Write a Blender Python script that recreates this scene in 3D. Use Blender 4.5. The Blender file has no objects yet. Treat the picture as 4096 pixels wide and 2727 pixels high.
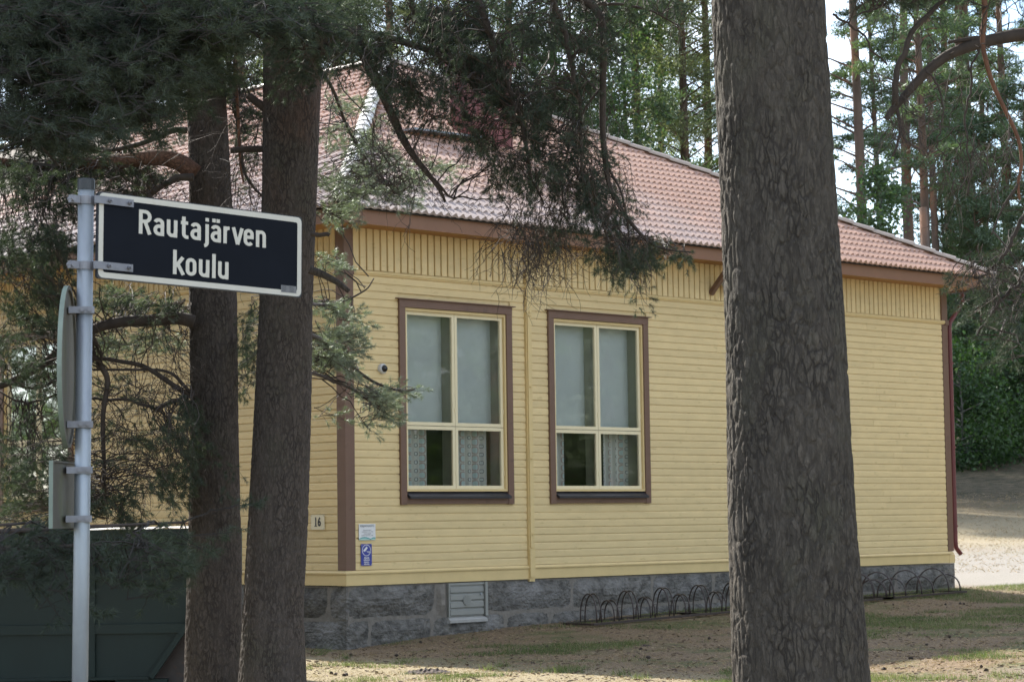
import bpy, bmesh, math, random
import numpy as np
from mathutils import Vector, Matrix, noise
PI = math.pi
S = bpy.context.scene
COL = S.collection
random.seed(7); rng = np.random.default_rng(7)

# ------------------------------------------------------------------ camera, world, sun, exposure
CP = np.array([-19.104, -22.379, 0.760])
FW = np.array([0.7002290, 0.7096602, 0.0778571])
RT = np.array([0.7125257, -0.7015033, -0.0141558])
UP = np.array([-0.0445713, -0.0653876, 0.9968640])
FP = 9292.7
cam = bpy.data.cameras.new('camera'); cam.lens = FP/4096*36; cam.sensor_width = 36
cam.clip_start = 0.1; cam.clip_end = 2000
cam.dof.use_dof = True; cam.dof.focus_distance = 15; cam.dof.aperture_fstop = 11
co = bpy.data.objects.new('camera', cam); COL.objects.link(co)
co.matrix_world = Matrix([[RT[0], UP[0], -FW[0], CP[0]], [RT[1], UP[1], -FW[1], CP[1]], [RT[2], UP[2], -FW[2], CP[2]], [0, 0, 0, 1]])
S.camera = co
def at(u, v, d):            # photograph pixel and forward distance in metres -> point in the place
    return CP + (FW + RT*(u-2048)/FP + UP*(1363.5-v)/FP)*d
FH = np.array([.7024, .7118, 0.])
def ath(u, v, d):           # the same with the horizontal distance kept, so uprights stay upright
    D = FW+RT*(u-2048)/FP+UP*(1363.5-v)/FP; return CP+D*(d/(D@FH))
def fat(x, y, d): return at(x*1.7393, y*1.7393, d)

SUN_DIR = Vector((0.20, 1.29, 1.0)).normalized()      # towards the sun
elev = math.asin(SUN_DIR.z); azim = math.atan2(SUN_DIR.x, SUN_DIR.y)
W = bpy.data.worlds.new('World'); S.world = W; W.use_nodes = True
nt = W.node_tree; nt.nodes.clear()
def N(nt, t, **k):
    n = nt.nodes.new(t)
    for a, b in k.items():
        if hasattr(n, a): setattr(n, a, b)
        else: n.inputs[a].default_value = b
    return n
sky = N(nt, 'ShaderNodeTexSky', sky_type='NISHITA', sun_disc=False, sun_elevation=elev, sun_rotation=azim)
sky.air_density = 1.0; sky.dust_density = 0.6; sky.ozone_density = 1.4
tc = N(nt, 'ShaderNodeTexCoord'); mp = N(nt, 'ShaderNodeMapping'); mp.inputs['Scale'].default_value = (1, 1, 2.2)
nz = N(nt, 'ShaderNodeTexNoise'); nz.inputs['Scale'].default_value = 3.2; nz.inputs['Detail'].default_value = 7; nz.inputs['Roughness'].default_value = .58
cr = N(nt, 'ShaderNodeValToRGB'); cr.color_ramp.elements[0].position = .44; cr.color_ramp.elements[1].position = .64
mx = N(nt, 'ShaderNodeMix', data_type='RGBA'); bg = N(nt, 'ShaderNodeBackground'); wo = N(nt, 'ShaderNodeOutputWorld')
bg.inputs['Strength'].default_value = 0.12
nt.links.new(tc.outputs['Generated'], mp.inputs['Vector']); nt.links.new(mp.outputs[0], nz.inputs['Vector'])
nt.links.new(nz.outputs['Fac'], cr.inputs[0]); nt.links.new(cr.outputs[0], mx.inputs[0])
nt.links.new(sky.outputs[0], mx.inputs[6]); mx.inputs[7].default_value = (7.5, 7.9, 8.6, 1)
nt.links.new(mx.outputs[2], bg.inputs[0]); nt.links.new(bg.outputs[0], wo.inputs[0])
sl = bpy.data.lights.new('sun', 'SUN'); sl.energy = 5.0; sl.angle = math.radians(.53); sl.color = (1, .95, .86)
so = bpy.data.objects.new('sun', sl); COL.objects.link(so)
so.rotation_euler = SUN_DIR.to_track_quat('Z', 'Y').to_euler(); so.location = (0, 0, 30)
S.view_settings.view_transform = 'Standard'; S.view_settings.look = 'None'; S.view_settings.gamma = 1
S.view_settings.exposure = 1.42
S.render.engine = 'CYCLES'; S.cycles.max_bounces = 8; S.cycles.transparent_max_bounces = 16

# ------------------------------------------------------------------ helpers
def link(name, me, parent=None, mat=None, kind=None, label=None, cat=None, group=None):
    o = bpy.data.objects.new(name, me); COL.objects.link(o)
    if parent is not None: o.parent = parent
    if mat is not None and me is not None: me.materials.append(mat)
    if kind: o['kind'] = kind
    if label: o['label'] = label
    if cat: o['category'] = cat
    if group: o['group'] = group
    return o
def thing(name, label, cat, loc, group=None):
    o = link(name, None, label=label, cat=cat, group=group); o.location = loc; o.empty_display_size = .3
    return o
def childmesh(name, me, parent, mat=None, **k):      # mesh in world coordinates under an empty standing at its base
    o = link(name, me, parent, mat, **k)
    p = Vector((0, 0, 0)); q = parent
    while q is not None: p += q.location; q = q.parent
    o.location = -p
    return o
class MB:
    def __init__(s): s.v = []; s.f = []; s.n = 0
    def add(s, vs, fs):
        b = s.n; s.v.extend([tuple(map(float, x)) for x in vs]); s.f.extend([tuple(i+b for i in f) for f in fs]); s.n += len(vs); return s
    def box(s, a, b):
        x0, y0, z0 = a; x1, y1, z1 = b
        return s.add([(x0,y0,z0),(x1,y0,z0),(x1,y1,z0),(x0,y1,z0),(x0,y0,z1),(x1,y0,z1),(x1,y1,z1),(x0,y1,z1)],
            [(0,3,2,1),(4,5,6,7),(0,1,5,4),(1,2,6,5),(2,3,7,6),(3,0,4,7)])
    def bar(s, a, b, w, h, up=(0,0,1)):
        a = np.array(a, float); b = np.array(b, float); t = b-a; t /= np.linalg.norm(t); up = np.array(up, float)
        x = np.cross(t, up); x /= np.linalg.norm(x); y = np.cross(x, t)
        v = [p+x*sx*w/2+y*sy*h/2 for p in (a, b) for sx, sy in ((-1,-1),(1,-1),(1,1),(-1,1))]
        return s.add(v, [(0,1,2,3),(7,6,5,4),(0,4,5,1),(1,5,6,2),(2,6,7,3),(3,7,4,0)])
    def tube(s, P, r, n=8, cap=True):
        P = np.array(P, float); m = len(P); r = np.broadcast_to(np.array(r, float), (m,))
        T = np.gradient(P, axis=0); T /= np.linalg.norm(T, axis=1)[:, None]+1e-9
        ref = np.array([0, 0, 1.]) if abs(T[0][2]) < .8 else np.array([1., 0, 0])
        vs = []
        ang = np.arange(n)*2*PI/n; ca, sa = np.cos(ang)[:, None], np.sin(ang)[:, None]
        x = np.cross(ref, T[0])
        for i in range(m):
            x = x-T[i]*(x@T[i]); x /= np.linalg.norm(x)+1e-9; y = np.cross(T[i], x)
            vs.append(P[i]+(x*ca+y*sa)*r[i])
        vs = np.concatenate(vs); fs = []
        for i in range(m-1):
            for j in range(n):
                k = (j+1) % n; fs.append((i*n+j, i*n+k, (i+1)*n+k, (i+1)*n+j))
        if cap: fs.append(tuple(range(n))[::-1]); fs.append(tuple(range((m-1)*n, m*n)))
        return s.add(vs, fs)
    def mesh(s, name='m', smooth=False):
        me = bpy.data.meshes.new(name); me.from_pydata(s.v, [], s.f); me.update()
        if smooth: me.polygons.foreach_set('use_smooth', [True]*len(me.polygons))
        return me
def tri_mesh(name, V, nper=3):
    V = np.asarray(V, np.float32).reshape(-1, 3); n = len(V)//nper
    me = bpy.data.meshes.new(name); me.vertices.add(len(V)); me.vertices.foreach_set('co', V.ravel())
    me.loops.add(len(V)); me.loops.foreach_set('vertex_index', np.arange(len(V), dtype=np.int32))
    me.polygons.add(n); me.polygons.foreach_set('loop_start', np.arange(n, dtype=np.int32)*nper)
    me.update(calc_edges=True); return me

# ------------------------------------------------------------------ materials
def pmat(name, base, rough=.6, var=.12, scale=6, bump=.0, bscale=40, spec=.5, metal=0, dirt=None, stretch=(1,1,1), rnd=0.0, coord='pos', detail=6):
    m = bpy.data.materials.new(name); m.use_nodes = True; t = m.node_tree; p = t.nodes['Principled BSDF']
    p.inputs['Roughness'].default_value = rough; p.inputs['Specular IOR Level'].default_value = spec; p.inputs['Metallic'].default_value = metal
    if coord == 'pos': g = N(t, 'ShaderNodeNewGeometry').outputs['Position']
    else: g = N(t, 'ShaderNodeTexCoord').outputs['Object']
    mp = N(t, 'ShaderNodeMapping'); mp.inputs['Scale'].default_value = stretch; t.links.new(g, mp.inputs['Vector'])
    n1 = N(t, 'ShaderNodeTexNoise'); n1.inputs['Scale'].default_value = scale; n1.inputs['Detail'].default_value = detail; n1.inputs['Roughness'].default_value = .6
    t.links.new(mp.outputs[0], n1.inputs['Vector'])
    r = N(t, 'ShaderNodeMapRange'); r.inputs[1].default_value = .3; r.inputs[2].default_value = .7; r.inputs[3].default_value = 1-var; r.inputs[4].default_value = 1+var
    t.links.new(n1.outputs['Fac'], r.inputs[0])
    v = N(t, 'ShaderNodeVectorMath', operation='SCALE'); v.inputs[0].default_value = base[:3]; t.links.new(r.outputs[0], v.inputs[3])
    out = v.outputs[0]
    if rnd:
        oi = N(t, 'ShaderNodeObjectInfo'); r2 = N(t, 'ShaderNodeMapRange'); r2.inputs[3].default_value = 1-rnd; r2.inputs[4].default_value = 1+rnd
        t.links.new(oi.outputs['Random'], r2.inputs[0]); v2 = N(t, 'ShaderNodeVectorMath', operation='SCALE'); t.links.new(out, v2.inputs[0]); t.links.new(r2.outputs[0], v2.inputs[3]); out = v2.outputs[0]
    if dirt:
        n3 = N(t, 'ShaderNodeTexNoise'); n3.inputs['Scale'].default_value = dirt[1]; n3.inputs['Detail'].default_value = 8
        t.links.new(mp.outputs[0], n3.inputs['Vector'])
        c = N(t, 'ShaderNodeValToRGB'); c.color_ramp.elements[0].position = dirt[2]; c.color_ramp.elements[1].position = dirt[3]; t.links.new(n3.outputs['Fac'], c.inputs[0])
        mm = N(t, 'ShaderNodeMix', data_type='RGBA'); t.links.new(c.outputs[0], mm.inputs[0]); t.links.new(out, mm.inputs[6]); mm.inputs[7].default_value = (*dirt[0], 1); out = mm.outputs[2]
    t.links.new(out, p.inputs['Base Color'])
    if bump:
        n2 = N(t, 'ShaderNodeTexNoise'); n2.inputs['Scale'].default_value = bscale; n2.inputs['Detail'].default_value = 5; t.links.new(mp.outputs[0], n2.inputs['Vector'])
        b = N(t, 'ShaderNodeBump'); b.inputs['Strength'].default_value = 1; b.inputs['Distance'].default_value = bump; t.links.new(n2.outputs['Fac'], b.inputs['Height']); t.links.new(b.outputs[0], p.inputs['Normal'])
    return m
M = {}
M['yellow'] = pmat('yellow_paint', (.67, .515, .265), .55, .06, 3, .0012, 60, stretch=(1,1,3), rnd=.045, dirt=((.42,.31,.13), 7, .62, .85))
M['yellow2'] = pmat('yellow_paint_trim', (.65, .49, .235), .5, .05, 4, .001, 50)
M['cream'] = pmat('cream_paint', (.74, .64, .42), .4, .03, 5, .0006, 40)
M['brown'] = pmat('brown_paint', (.155, .088, .060), .5, .06, 5, .001, 60, dirt=((.10,.06,.045), 9, .6, .8))
M['fascia'] = pmat('fascia_paint', (.21, .105, .060), .5, .06, 5, .001, 60)
M['soffit'] = pmat('soffit_paint', (.34, .17, .055), .6, .1, 8)
M['inner'] = pmat('old_wood_dark', (.06, .045, .03), .9)  # dark brown wood for the wall core and roof deck
M['granite'] = pmat('granite', (.125, .117, .106), .8, .6, 8, .05, 20, spec=.3, dirt=((.22,.21,.20), 1.7, .50, .72), stretch=(1,1,1.3), rnd=.15, detail=10)
M['mortar'] = pmat('mortar', (.185, .165, .142), .9, .2, 12, .008, 40)
M['hatch'] = pmat('grey_metal_paint', (.27, .27, .25), .45, .05, 8, .0005, 50)
M['concrete'] = pmat('concrete', (.34, .33, .31), .85, .1, 12, .003, 60)
M['black_sill'] = pmat('black_metal', (.028, .028, .034), .38, .1, 12)
M['redpipe'] = pmat('dark_red_metal', (.13, .028, .026), .5, .1, 8)
M['chim'] = pmat('dark_red_sheet', (.16, .05, .048), .5, .12, 6)
M['galv'] = pmat('galvanised_steel', (.33, .36, .39), .5, .12, 9, .0006, 120, metal=.55, dirt=((.26,.28,.32), 11, .5, .75), coord='obj', stretch=(1,1,.35))
M['clamp'] = pmat('clamp_metal', (.22, .22, .24), .5, .15, 20, metal=.5, coord='obj')
M['back'] = pmat('sign_back_grey', (.105, .098, .082), .7, .15, 5, dirt=((.10,.105,.06), 6, .55, .75), coord='obj', stretch=(1,1,.5))
M['rim'] = pmat('sign_rim', (.19, .23, .19), .6, .15, 12, coord='obj')
M['blackcap'] = pmat('black_plastic', (.02, .022, .026), .4, .1, 10, coord='obj')
M['signblack'] = pmat('sign_film_black', (.007, .009, .014), .7, .1, 4, coord='obj', spec=.12)
M['signwhite'] = pmat('sign_film_white', (.56, .53, .46), .5, .04, 6, coord='obj', dirt=((.42,.33,.22), 20, .66, .85))
M['sticker'] = pmat('grey_sticker', (.16, .16, .165), .5, .1, 60, coord='obj')
M['white'] = pmat('white_plate', (.72, .72, .72), .4, .03, 10)
M['plate16'] = pmat('ivory_plate', (.70, .62, .44), .4, .03, 10)
M['ink'] = pmat('dark_ink', (.02, .02, .025), .5)
M['greyink'] = pmat('grey_ink', (.30, .31, .33), .5)
M['teal'] = pmat('teal_print', (.09, .32, .31), .5)
M['mint'] = pmat('pale_mint_print', (.42, .62, .56), .5)
M['blue'] = pmat('blue_plate', (.045, .06, .30), .35, .05, 10)
M['lens'] = pmat('dark_dome', (.01, .01, .014), .08)
M['camwhite'] = pmat('camera_housing', (.50, .50, .50), .4)
M['rack'] = pmat('rack_steel', (.050, .036, .032), .5, .2, 20, dirt=((.10,.045,.025), 14, .6, .8))
M['container'] = pmat('dark_green_paint', (.007, .020, .017), .55, .15, 2.5, .002, 8, dirt=((.06,.022,.012), 3.2, .66, .82), stretch=(1,1,.5))
M['lid'] = pmat('pale_lid', (.55, .52, .48), .5, .15, 6, dirt=((.30,.14,.10), 4, .58, .7))
M['ridge_white'] = pmat('pale_ridge_cap', (.62, .60, .57), .45, .05, 6)
M['ridge'] = pmat('ridge_cap_tan', (.36, .29, .235), .5, .08, 6)
M['innerframe'] = pmat('shaded_cream_paint', (.40, .38, .31), .6, .05, 8)  # cream paint greyed and darkened; the dimness of the recess is in the colour
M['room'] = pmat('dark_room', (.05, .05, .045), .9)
M['blind'] = pmat('grey_blue_blind', (.62, .66, .65), .9, .06, 2.0)
M['lampgrey'] = pmat('lamp_housing', (.45, .45, .43), .4)
M['rust'] = pmat('rusty_scrap', (.16, .07, .045), .8, .3, 9)
M['cone'] = pmat('pine_cone', (.05, .035, .025), .8, .3, 50)
M['flake'] = pmat('bark_flake', (.13, .09, .065), .9, .5, 3)
M['leaf_gr'] = pmat('fallen_leaf', (.10, .17, .07), .6)
M['lump'] = pmat('bark_litter_lump', (.07, .05, .04), .95, .5, 30, .01, 50)

def roofmat():
    m = pmat('roof_tile_coating', (.42, .255, .185), .55, .14, 5, .0015, 60, spec=.4, rnd=.08, dirt=((.20,.145,.11), 16, .60, .76))
    t = m.node_tree; p = t.nodes['Principled BSDF']; src = p.inputs['Base Color'].links[0].from_socket
    g = N(t, 'ShaderNodeNewGeometry'); n = N(t, 'ShaderNodeTexNoise'); n.inputs['Scale'].default_value = .55; n.inputs['Detail'].default_value = 3
    sx = N(t, 'ShaderNodeSeparateXYZ'); t.links.new(g.outputs['Position'], sx.inputs[0]); t.links.new(g.outputs['Position'], n.inputs['Vector'])
    # grey tone mixed in, strongest on the lowest courses and towards the left corner
    a = N(t, 'ShaderNodeMath', operation='MULTIPLY_ADD'); a.inputs[1].default_value = -.20; a.inputs[2].default_value = 1.35; t.links.new(sx.outputs['Z'], a.inputs[0])
    a2 = N(t, 'ShaderNodeMath', operation='MULTIPLY_ADD'); a2.inputs[1].default_value = -.05; t.links.new(sx.outputs['X'], a2.inputs[0]); t.links.new(a.outputs[0], a2.inputs[2])
    b = N(t, 'ShaderNodeMath', operation='ADD'); t.links.new(a2.outputs[0], b.inputs[0]); t.links.new(n.outputs['Fac'], b.inputs[1])
    r = N(t, 'ShaderNodeMapRange'); r.inputs[1].default_value = .35; r.inputs[2].default_value = .95; t.links.new(b.outputs[0], r.inputs[0])
    mm = N(t, 'ShaderNodeMix', data_type='RGBA'); t.links.new(r.outputs[0], mm.inputs[0]); t.links.new(src, mm.inputs[6]); mm.inputs[7].default_value = (.35, .295, .275, 1)
    t.links.new(mm.outputs[2], p.inputs['Base Color']); return m
M['tile'] = roofmat()

def bark(name, dark, light, red=None, zr=(0, 1), sc=(13, 13, 5), depth=.02):
    m = bpy.data.materials.new(name); m.use_nodes = True; t = m.node_tree; p = t.nodes['Principled BSDF']; p.inputs['Roughness'].default_value = .9; p.inputs['Specular IOR Level'].default_value = .25
    g = N(t, 'ShaderNodeNewGeometry').outputs['Position']
    def noi(sx, d=5, ro=.6, vec=None):
        mp = N(t, 'ShaderNodeMapping'); mp.inputs['Scale'].default_value = sx; t.links.new(vec or g, mp.inputs['Vector'])
        n = N(t, 'ShaderNodeTexNoise'); n.inputs['Scale'].default_value = 1; n.inputs['Detail'].default_value = d; n.inputs['Roughness'].default_value = ro; t.links.new(mp.outputs[0], n.inputs['Vector']); return n.outputs
    wn = noi((9, 9, 5), 4)
    w = N(t, 'ShaderNodeVectorMath', operation='MULTIPLY_ADD'); w.inputs[1].default_value = (.10, .10, .16); t.links.new(wn['Color'], w.inputs[0]); t.links.new(g, w.inputs[2])
    def vor(k):
        mp = N(t, 'ShaderNodeMapping'); mp.inputs['Scale'].default_value = [a*k for a in sc]; t.links.new(w.outputs[0], mp.inputs['Vector'])
        v = N(t, 'ShaderNodeTexVoronoi', feature='DISTANCE_TO_EDGE'); v.inputs['Scale'].default_value = 1; t.links.new(mp.outputs[0], v.inputs['Vector'])
        c = N(t, 'ShaderNodeTexVoronoi', feature='F1'); c.inputs['Scale'].default_value = 1; t.links.new(mp.outputs[0], c.inputs['Vector']); return v.outputs['Distance'], c.outputs['Color']
    def mr(x, a, b, c=0, d=1):
        r = N(t, 'ShaderNodeMapRange'); r.inputs[1].default_value = a; r.inputs[2].default_value = b; r.inputs[3].default_value = c; r.inputs[4].default_value = d; t.links.new(x, r.inputs[0]); return r.outputs[0]
    def mth(op, a, b):
        n = N(t, 'ShaderNodeMath', operation=op)
        for i, x in enumerate((a, b)):
            if isinstance(x, (int, float)): n.inputs[i].default_value = x
            else: t.links.new(x, n.inputs[i])
        return n.outputs[0]
    e1, c1_ = vor(1); e2, c2_ = vor(2.1)
    brk = mr(noi((7, 7, 3), 3)['Fac'], .38, .60)
    k1 = mth('MAXIMUM', mr(e1, .0, .17), mth('MULTIPLY', brk, .75)); k2 = mr(e2, 0, .16, .62, 1)
    crack = mth('MULTIPLY', k1, k2)
    fine = noi((70, 70, 28), 7, .7)['Fac']; sep = N(t, 'ShaderNodeSeparateColor'); t.links.new(c1_, sep.inputs[0]); sep2 = N(t, 'ShaderNodeSeparateColor'); t.links.new(c2_, sep2.inputs[0])
    streak = noi((42, 42, 3.5), 5, .65)['Fac']
    tone = mth('ADD', mth('ADD', mth('MULTIPLY', mr(fine, .3, .72), .33), mth('MULTIPLY', mr(streak, .35, .66), .30)), mth('ADD', mth('MULTIPLY', sep.outputs[0], .2), mth('MULTIPLY', sep2.outputs[1], .25)))
    cm = N(t, 'ShaderNodeMix', data_type='RGBA'); t.links.new(tone, cm.inputs[0]); cm.inputs[6].default_value = (*[x*.55 for x in light], 1); cm.inputs[7].default_value = (*[x*1.5 for x in light], 1); out = cm.outputs[2]
    lich = mr(noi((3, 3, 2), 5)['Fac'], .52, .68, 0, .45); cl = N(t, 'ShaderNodeMix', data_type='RGBA'); t.links.new(lich, cl.inputs[0]); t.links.new(out, cl.inputs[6]); cl.inputs[7].default_value = (light[0]*.95, light[1]*1.1, light[2]*.9, 1); out = cl.outputs[2]
    if red:
        sx = N(t, 'ShaderNodeSeparateXYZ'); t.links.new(g, sx.inputs[0])
        mu = mth('MULTIPLY', mr(sx.outputs['Z'], *zr), mr(noi((2.2, 2.2, 2.2), 3)['Fac'], .42, .62))
        c3 = N(t, 'ShaderNodeMix', data_type='RGBA'); t.links.new(mu, c3.inputs[0]); t.links.new(out, c3.inputs[6]); c3.inputs[7].default_value = (*red, 1); out = c3.outputs[2]
    c2 = N(t, 'ShaderNodeMix', data_type='RGBA'); t.links.new(crack, c2.inputs[0]); c2.inputs[6].default_value = (*dark, 1); t.links.new(out, c2.inputs[7])
    t.links.new(c2.outputs[2], p.inputs['Base Color'])
    hh = mth('ADD', mth('ADD', crack, mth('MULTIPLY', mr(streak, .35, .66), .7)), mth('MULTIPLY', fine, .5))
    b = N(t, 'ShaderNodeBump'); b.inputs['Distance'].default_value = depth; t.links.new(hh, b.inputs['Height']); t.links.new(b.outputs[0], p.inputs['Normal'])
    return m
M['bark'] = bark('pine_bark_plates', (.032, .027, .023), (.082, .070, .057), sc=(31, 31, 8), depth=.006)
M['bark2'] = bark('pine_bark_upper', (.034, .028, .025), (.086, .072, .064), red=(.112, .072, .056), zr=(2.6, 4.4), sc=(32, 32, 9), depth=.005)
M['bark_red'] = bark('reddish_limb_bark', (.05, .028, .02), (.15, .080, .055), sc=(22, 22, 22), depth=.004)
M['twig'] = pmat('twig_bark', (.052, .039, .032), .85, .25, 12)
M['twig_dk'] = pmat('dark_twig_bark', (.026, .022, .020), .9, .25, 12)
M['twig_o'] = pmat('orange_limb_bark', (.15, .068, .038), .8, .3, 10)
M['bgbark'] = pmat('distant_pine_bark', (.105, .070, .052), .9, .3, 4, dirt=((.20,.10,.055), 2, .5, .7), stretch=(1,1,.3))
M['birch'] = pmat('grey_trunk_bark', (.10, .095, .08), .9, .35, 6)

def leafmat(name, c1, c2, trans=.35, rough=.45, scale=1.5, gl=.12):
    m = bpy.data.materials.new(name); m.use_nodes = True; t = m.node_tree; t.nodes.clear()
    o = N(t, 'ShaderNodeOutputMaterial'); g = N(t, 'ShaderNodeNewGeometry')
    n = N(t, 'ShaderNodeTexNoise'); n.inputs['Scale'].default_value = scale; n.inputs['Detail'].default_value = 4; t.links.new(g.outputs['Position'], n.inputs['Vector'])
    r = N(t, 'ShaderNodeMapRange'); r.inputs[1].default_value = .35; r.inputs[2].default_value = .65; t.links.new(n.outputs['Fac'], r.inputs[0])
    mi = N(t, 'ShaderNodeMix', data_type='RGBA'); mi.inputs[6].default_value = (*c1, 1); mi.inputs[7].default_value = (*c2, 1); t.links.new(r.outputs[0], mi.inputs[0])
    ri = N(t, 'ShaderNodeMapRange'); ri.inputs[3].default_value = .7; ri.inputs[4].default_value = 1.35; t.links.new(g.outputs['Random Per Island'], ri.inputs[0])
    sc = N(t, 'ShaderNodeVectorMath', operation='SCALE'); t.links.new(mi.outputs[2], sc.inputs[0]); t.links.new(ri.outputs[0], sc.inputs[3])
    d = N(t, 'ShaderNodeBsdfDiffuse'); tr = N(t, 'ShaderNodeBsdfTranslucent'); gs = N(t, 'ShaderNodeBsdfGlossy'); gs.inputs['Roughness'].default_value = rough; gs.inputs['Color'].default_value = (.8, .85, .8, 1)
    t.links.new(sc.outputs[0], d.inputs[0])
    s2 = N(t, 'ShaderNodeVectorMath', operation='MULTIPLY'); s2.inputs[1].default_value = (1.3, 1.5, .8); t.links.new(sc.outputs[0], s2.inputs[0]); t.links.new(s2.outputs[0], tr.inputs[0])
    a = N(t, 'ShaderNodeMixShader'); a.inputs[0].default_value = trans; t.links.new(d.outputs[0], a.inputs[1]); t.links.new(tr.outputs[0], a.inputs[2])
    b = N(t, 'ShaderNodeMixShader'); b.inputs[0].default_value = gl; t.links.new(a.outputs[0], b.inputs[1]); t.links.new(gs.outputs[0], b.inputs[2])
    t.links.new(b.outputs[0], o.inputs[0]); return m
M['needle'] = leafmat('pine_needles', (.075, .095, .066), (.125, .145, .090), .42, .5, 1.5, .17)  # paler copy for sprays in the sun; the sunlight is in the colour
M['needle_dk'] = leafmat('shaded_pine_needles', (.026, .038, .029), (.046, .059, .036), .3, .5, 1.5, .05)  # darker copy of the needles; the shade is put into the colour
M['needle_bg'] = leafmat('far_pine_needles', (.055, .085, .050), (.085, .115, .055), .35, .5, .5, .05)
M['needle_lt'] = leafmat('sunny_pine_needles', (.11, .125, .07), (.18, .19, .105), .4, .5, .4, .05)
M['leaf'] = leafmat('broad_leaves', (.045, .080, .040), (.085, .125, .055), .45, .5, .6, .04)
M['roadside'] = leafmat('roadside_leaves', (.10, .17, .05), (.19, .26, .09), .4, .5, .6, .03)
M['leaf_d'] = leafmat('understory_leaves', (.022, .050, .018), (.055, .10, .028), .4, .5, .6, .04)
M['grass'] = leafmat('grass_blades', (.085, .115, .040), (.15, .17, .07), .3, .6, .8, .03)
M['litter'] = leafmat('dry_litter', (.26, .17, .10), (.34, .26, .17), .15, .6, 3, .03)

def glassmat():
    m = bpy.data.materials.new('window_glass'); m.use_nodes = True; t = m.node_tree; t.nodes.clear(); o = N(t, 'ShaderNodeOutputMaterial')
    tr = N(t, 'ShaderNodeBsdfTransparent'); tr.inputs[0].default_value = (.95, .97, .96, 1); gl = N(t, 'ShaderNodeBsdfGlossy'); gl.inputs['Roughness'].default_value = .03
    g = N(t, 'ShaderNodeNewGeometry'); n = N(t, 'ShaderNodeTexNoise'); n.inputs['Scale'].default_value = 2.5; b = N(t, 'ShaderNodeBump'); b.inputs['Distance'].default_value = .0008
    t.links.new(g.outputs['Position'], n.inputs['Vector']); t.links.new(n.outputs['Fac'], b.inputs['Height']); t.links.new(b.outputs[0], gl.inputs['Normal'])
    f = N(t, 'ShaderNodeFresnel'); f.inputs[0].default_value = 1.5; a = N(t, 'ShaderNodeMath', operation='MULTIPLY_ADD'); a.inputs[1].default_value = 2.8; a.inputs[2].default_value = .0; t.links.new(f.outputs[0], a.inputs[0])
    mxs = N(t, 'ShaderNodeMixShader'); t.links.new(a.outputs[0], mxs.inputs[0]); t.links.new(tr.outputs[0], mxs.inputs[1]); t.links.new(gl.outputs[0], mxs.inputs[2]); t.links.new(mxs.outputs[0], o.inputs[0]); return m
M['glass'] = glassmat()

def curtainmat():
    m = bpy.data.materials.new('ring_print_curtain'); m.use_nodes = True; t = m.node_tree; p = t.nodes['Principled BSDF']; p.inputs['Roughness'].default_value = .9
    uv = N(t, 'ShaderNodeUVMap'); sx = N(t, 'ShaderNodeSeparateXYZ'); t.links.new(uv.outputs[0], sx.inputs[0])
    def M2(op, a, b=None, c=None):
        n = N(t, 'ShaderNodeMath', operation=op)
        for i, x in enumerate((a, b, c)):
            if x is None: continue
            if isinstance(x, (int, float)): n.inputs[i].default_value = x
            else: t.links.new(x, n.inputs[i])
        return n.outputs[0]
    def ring(period_x, period_y, offx, offy, r0, r1):
        fx = M2('SUBTRACT', M2('FRACT', M2('DIVIDE', M2('ADD', sx.outputs[0], offx), period_x)), .5); fy = M2('SUBTRACT', M2('FRACT', M2('DIVIDE', M2('ADD', sx.outputs[1], offy), period_y)), .5)
        fx = M2('MULTIPLY', fx, period_x); fy = M2('MULTIPLY', fy, period_y)
        d = M2('POWER', M2('ADD', M2('POWER', M2('ABSOLUTE', fx), 3), M2('POWER', M2('ABSOLUTE', fy), 3)), 1/3)
        return M2('LESS_THAN', d, r1), M2('LESS_THAN', d, r0)
    cols = [((.46, .36, .33, 1), (.50, .60, .60, 1)), ((.22, .22, .22, 1), (.62, .64, .62, 1))]
    base = None
    for (px, py, ox, oy, r0, r1), (co_, ci) in zip([(.27, .112, .0, .0, .036, .053), (.27, .112, .135, .056, .018, .027)], cols):
        o_, i_ = ring(px, py, ox, oy, r0, r1)
        a = N(t, 'ShaderNodeMix', data_type='RGBA'); t.links.new(o_, a.inputs[0]); a.inputs[7].default_value = co_
        if base is None: a.inputs[6].default_value = (.62, .61, .57, 1)
        else: t.links.new(base, a.inputs[6])
        b = N(t, 'ShaderNodeMix', data_type='RGBA'); t.links.new(i_, b.inputs[0]); t.links.new(a.outputs[2], b.inputs[6]); b.inputs[7].default_value = ci
        base = b.outputs[2]
    t.links.new(base, p.inputs['Base Color']); return m
M['curtain'] = curtainmat()

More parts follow.
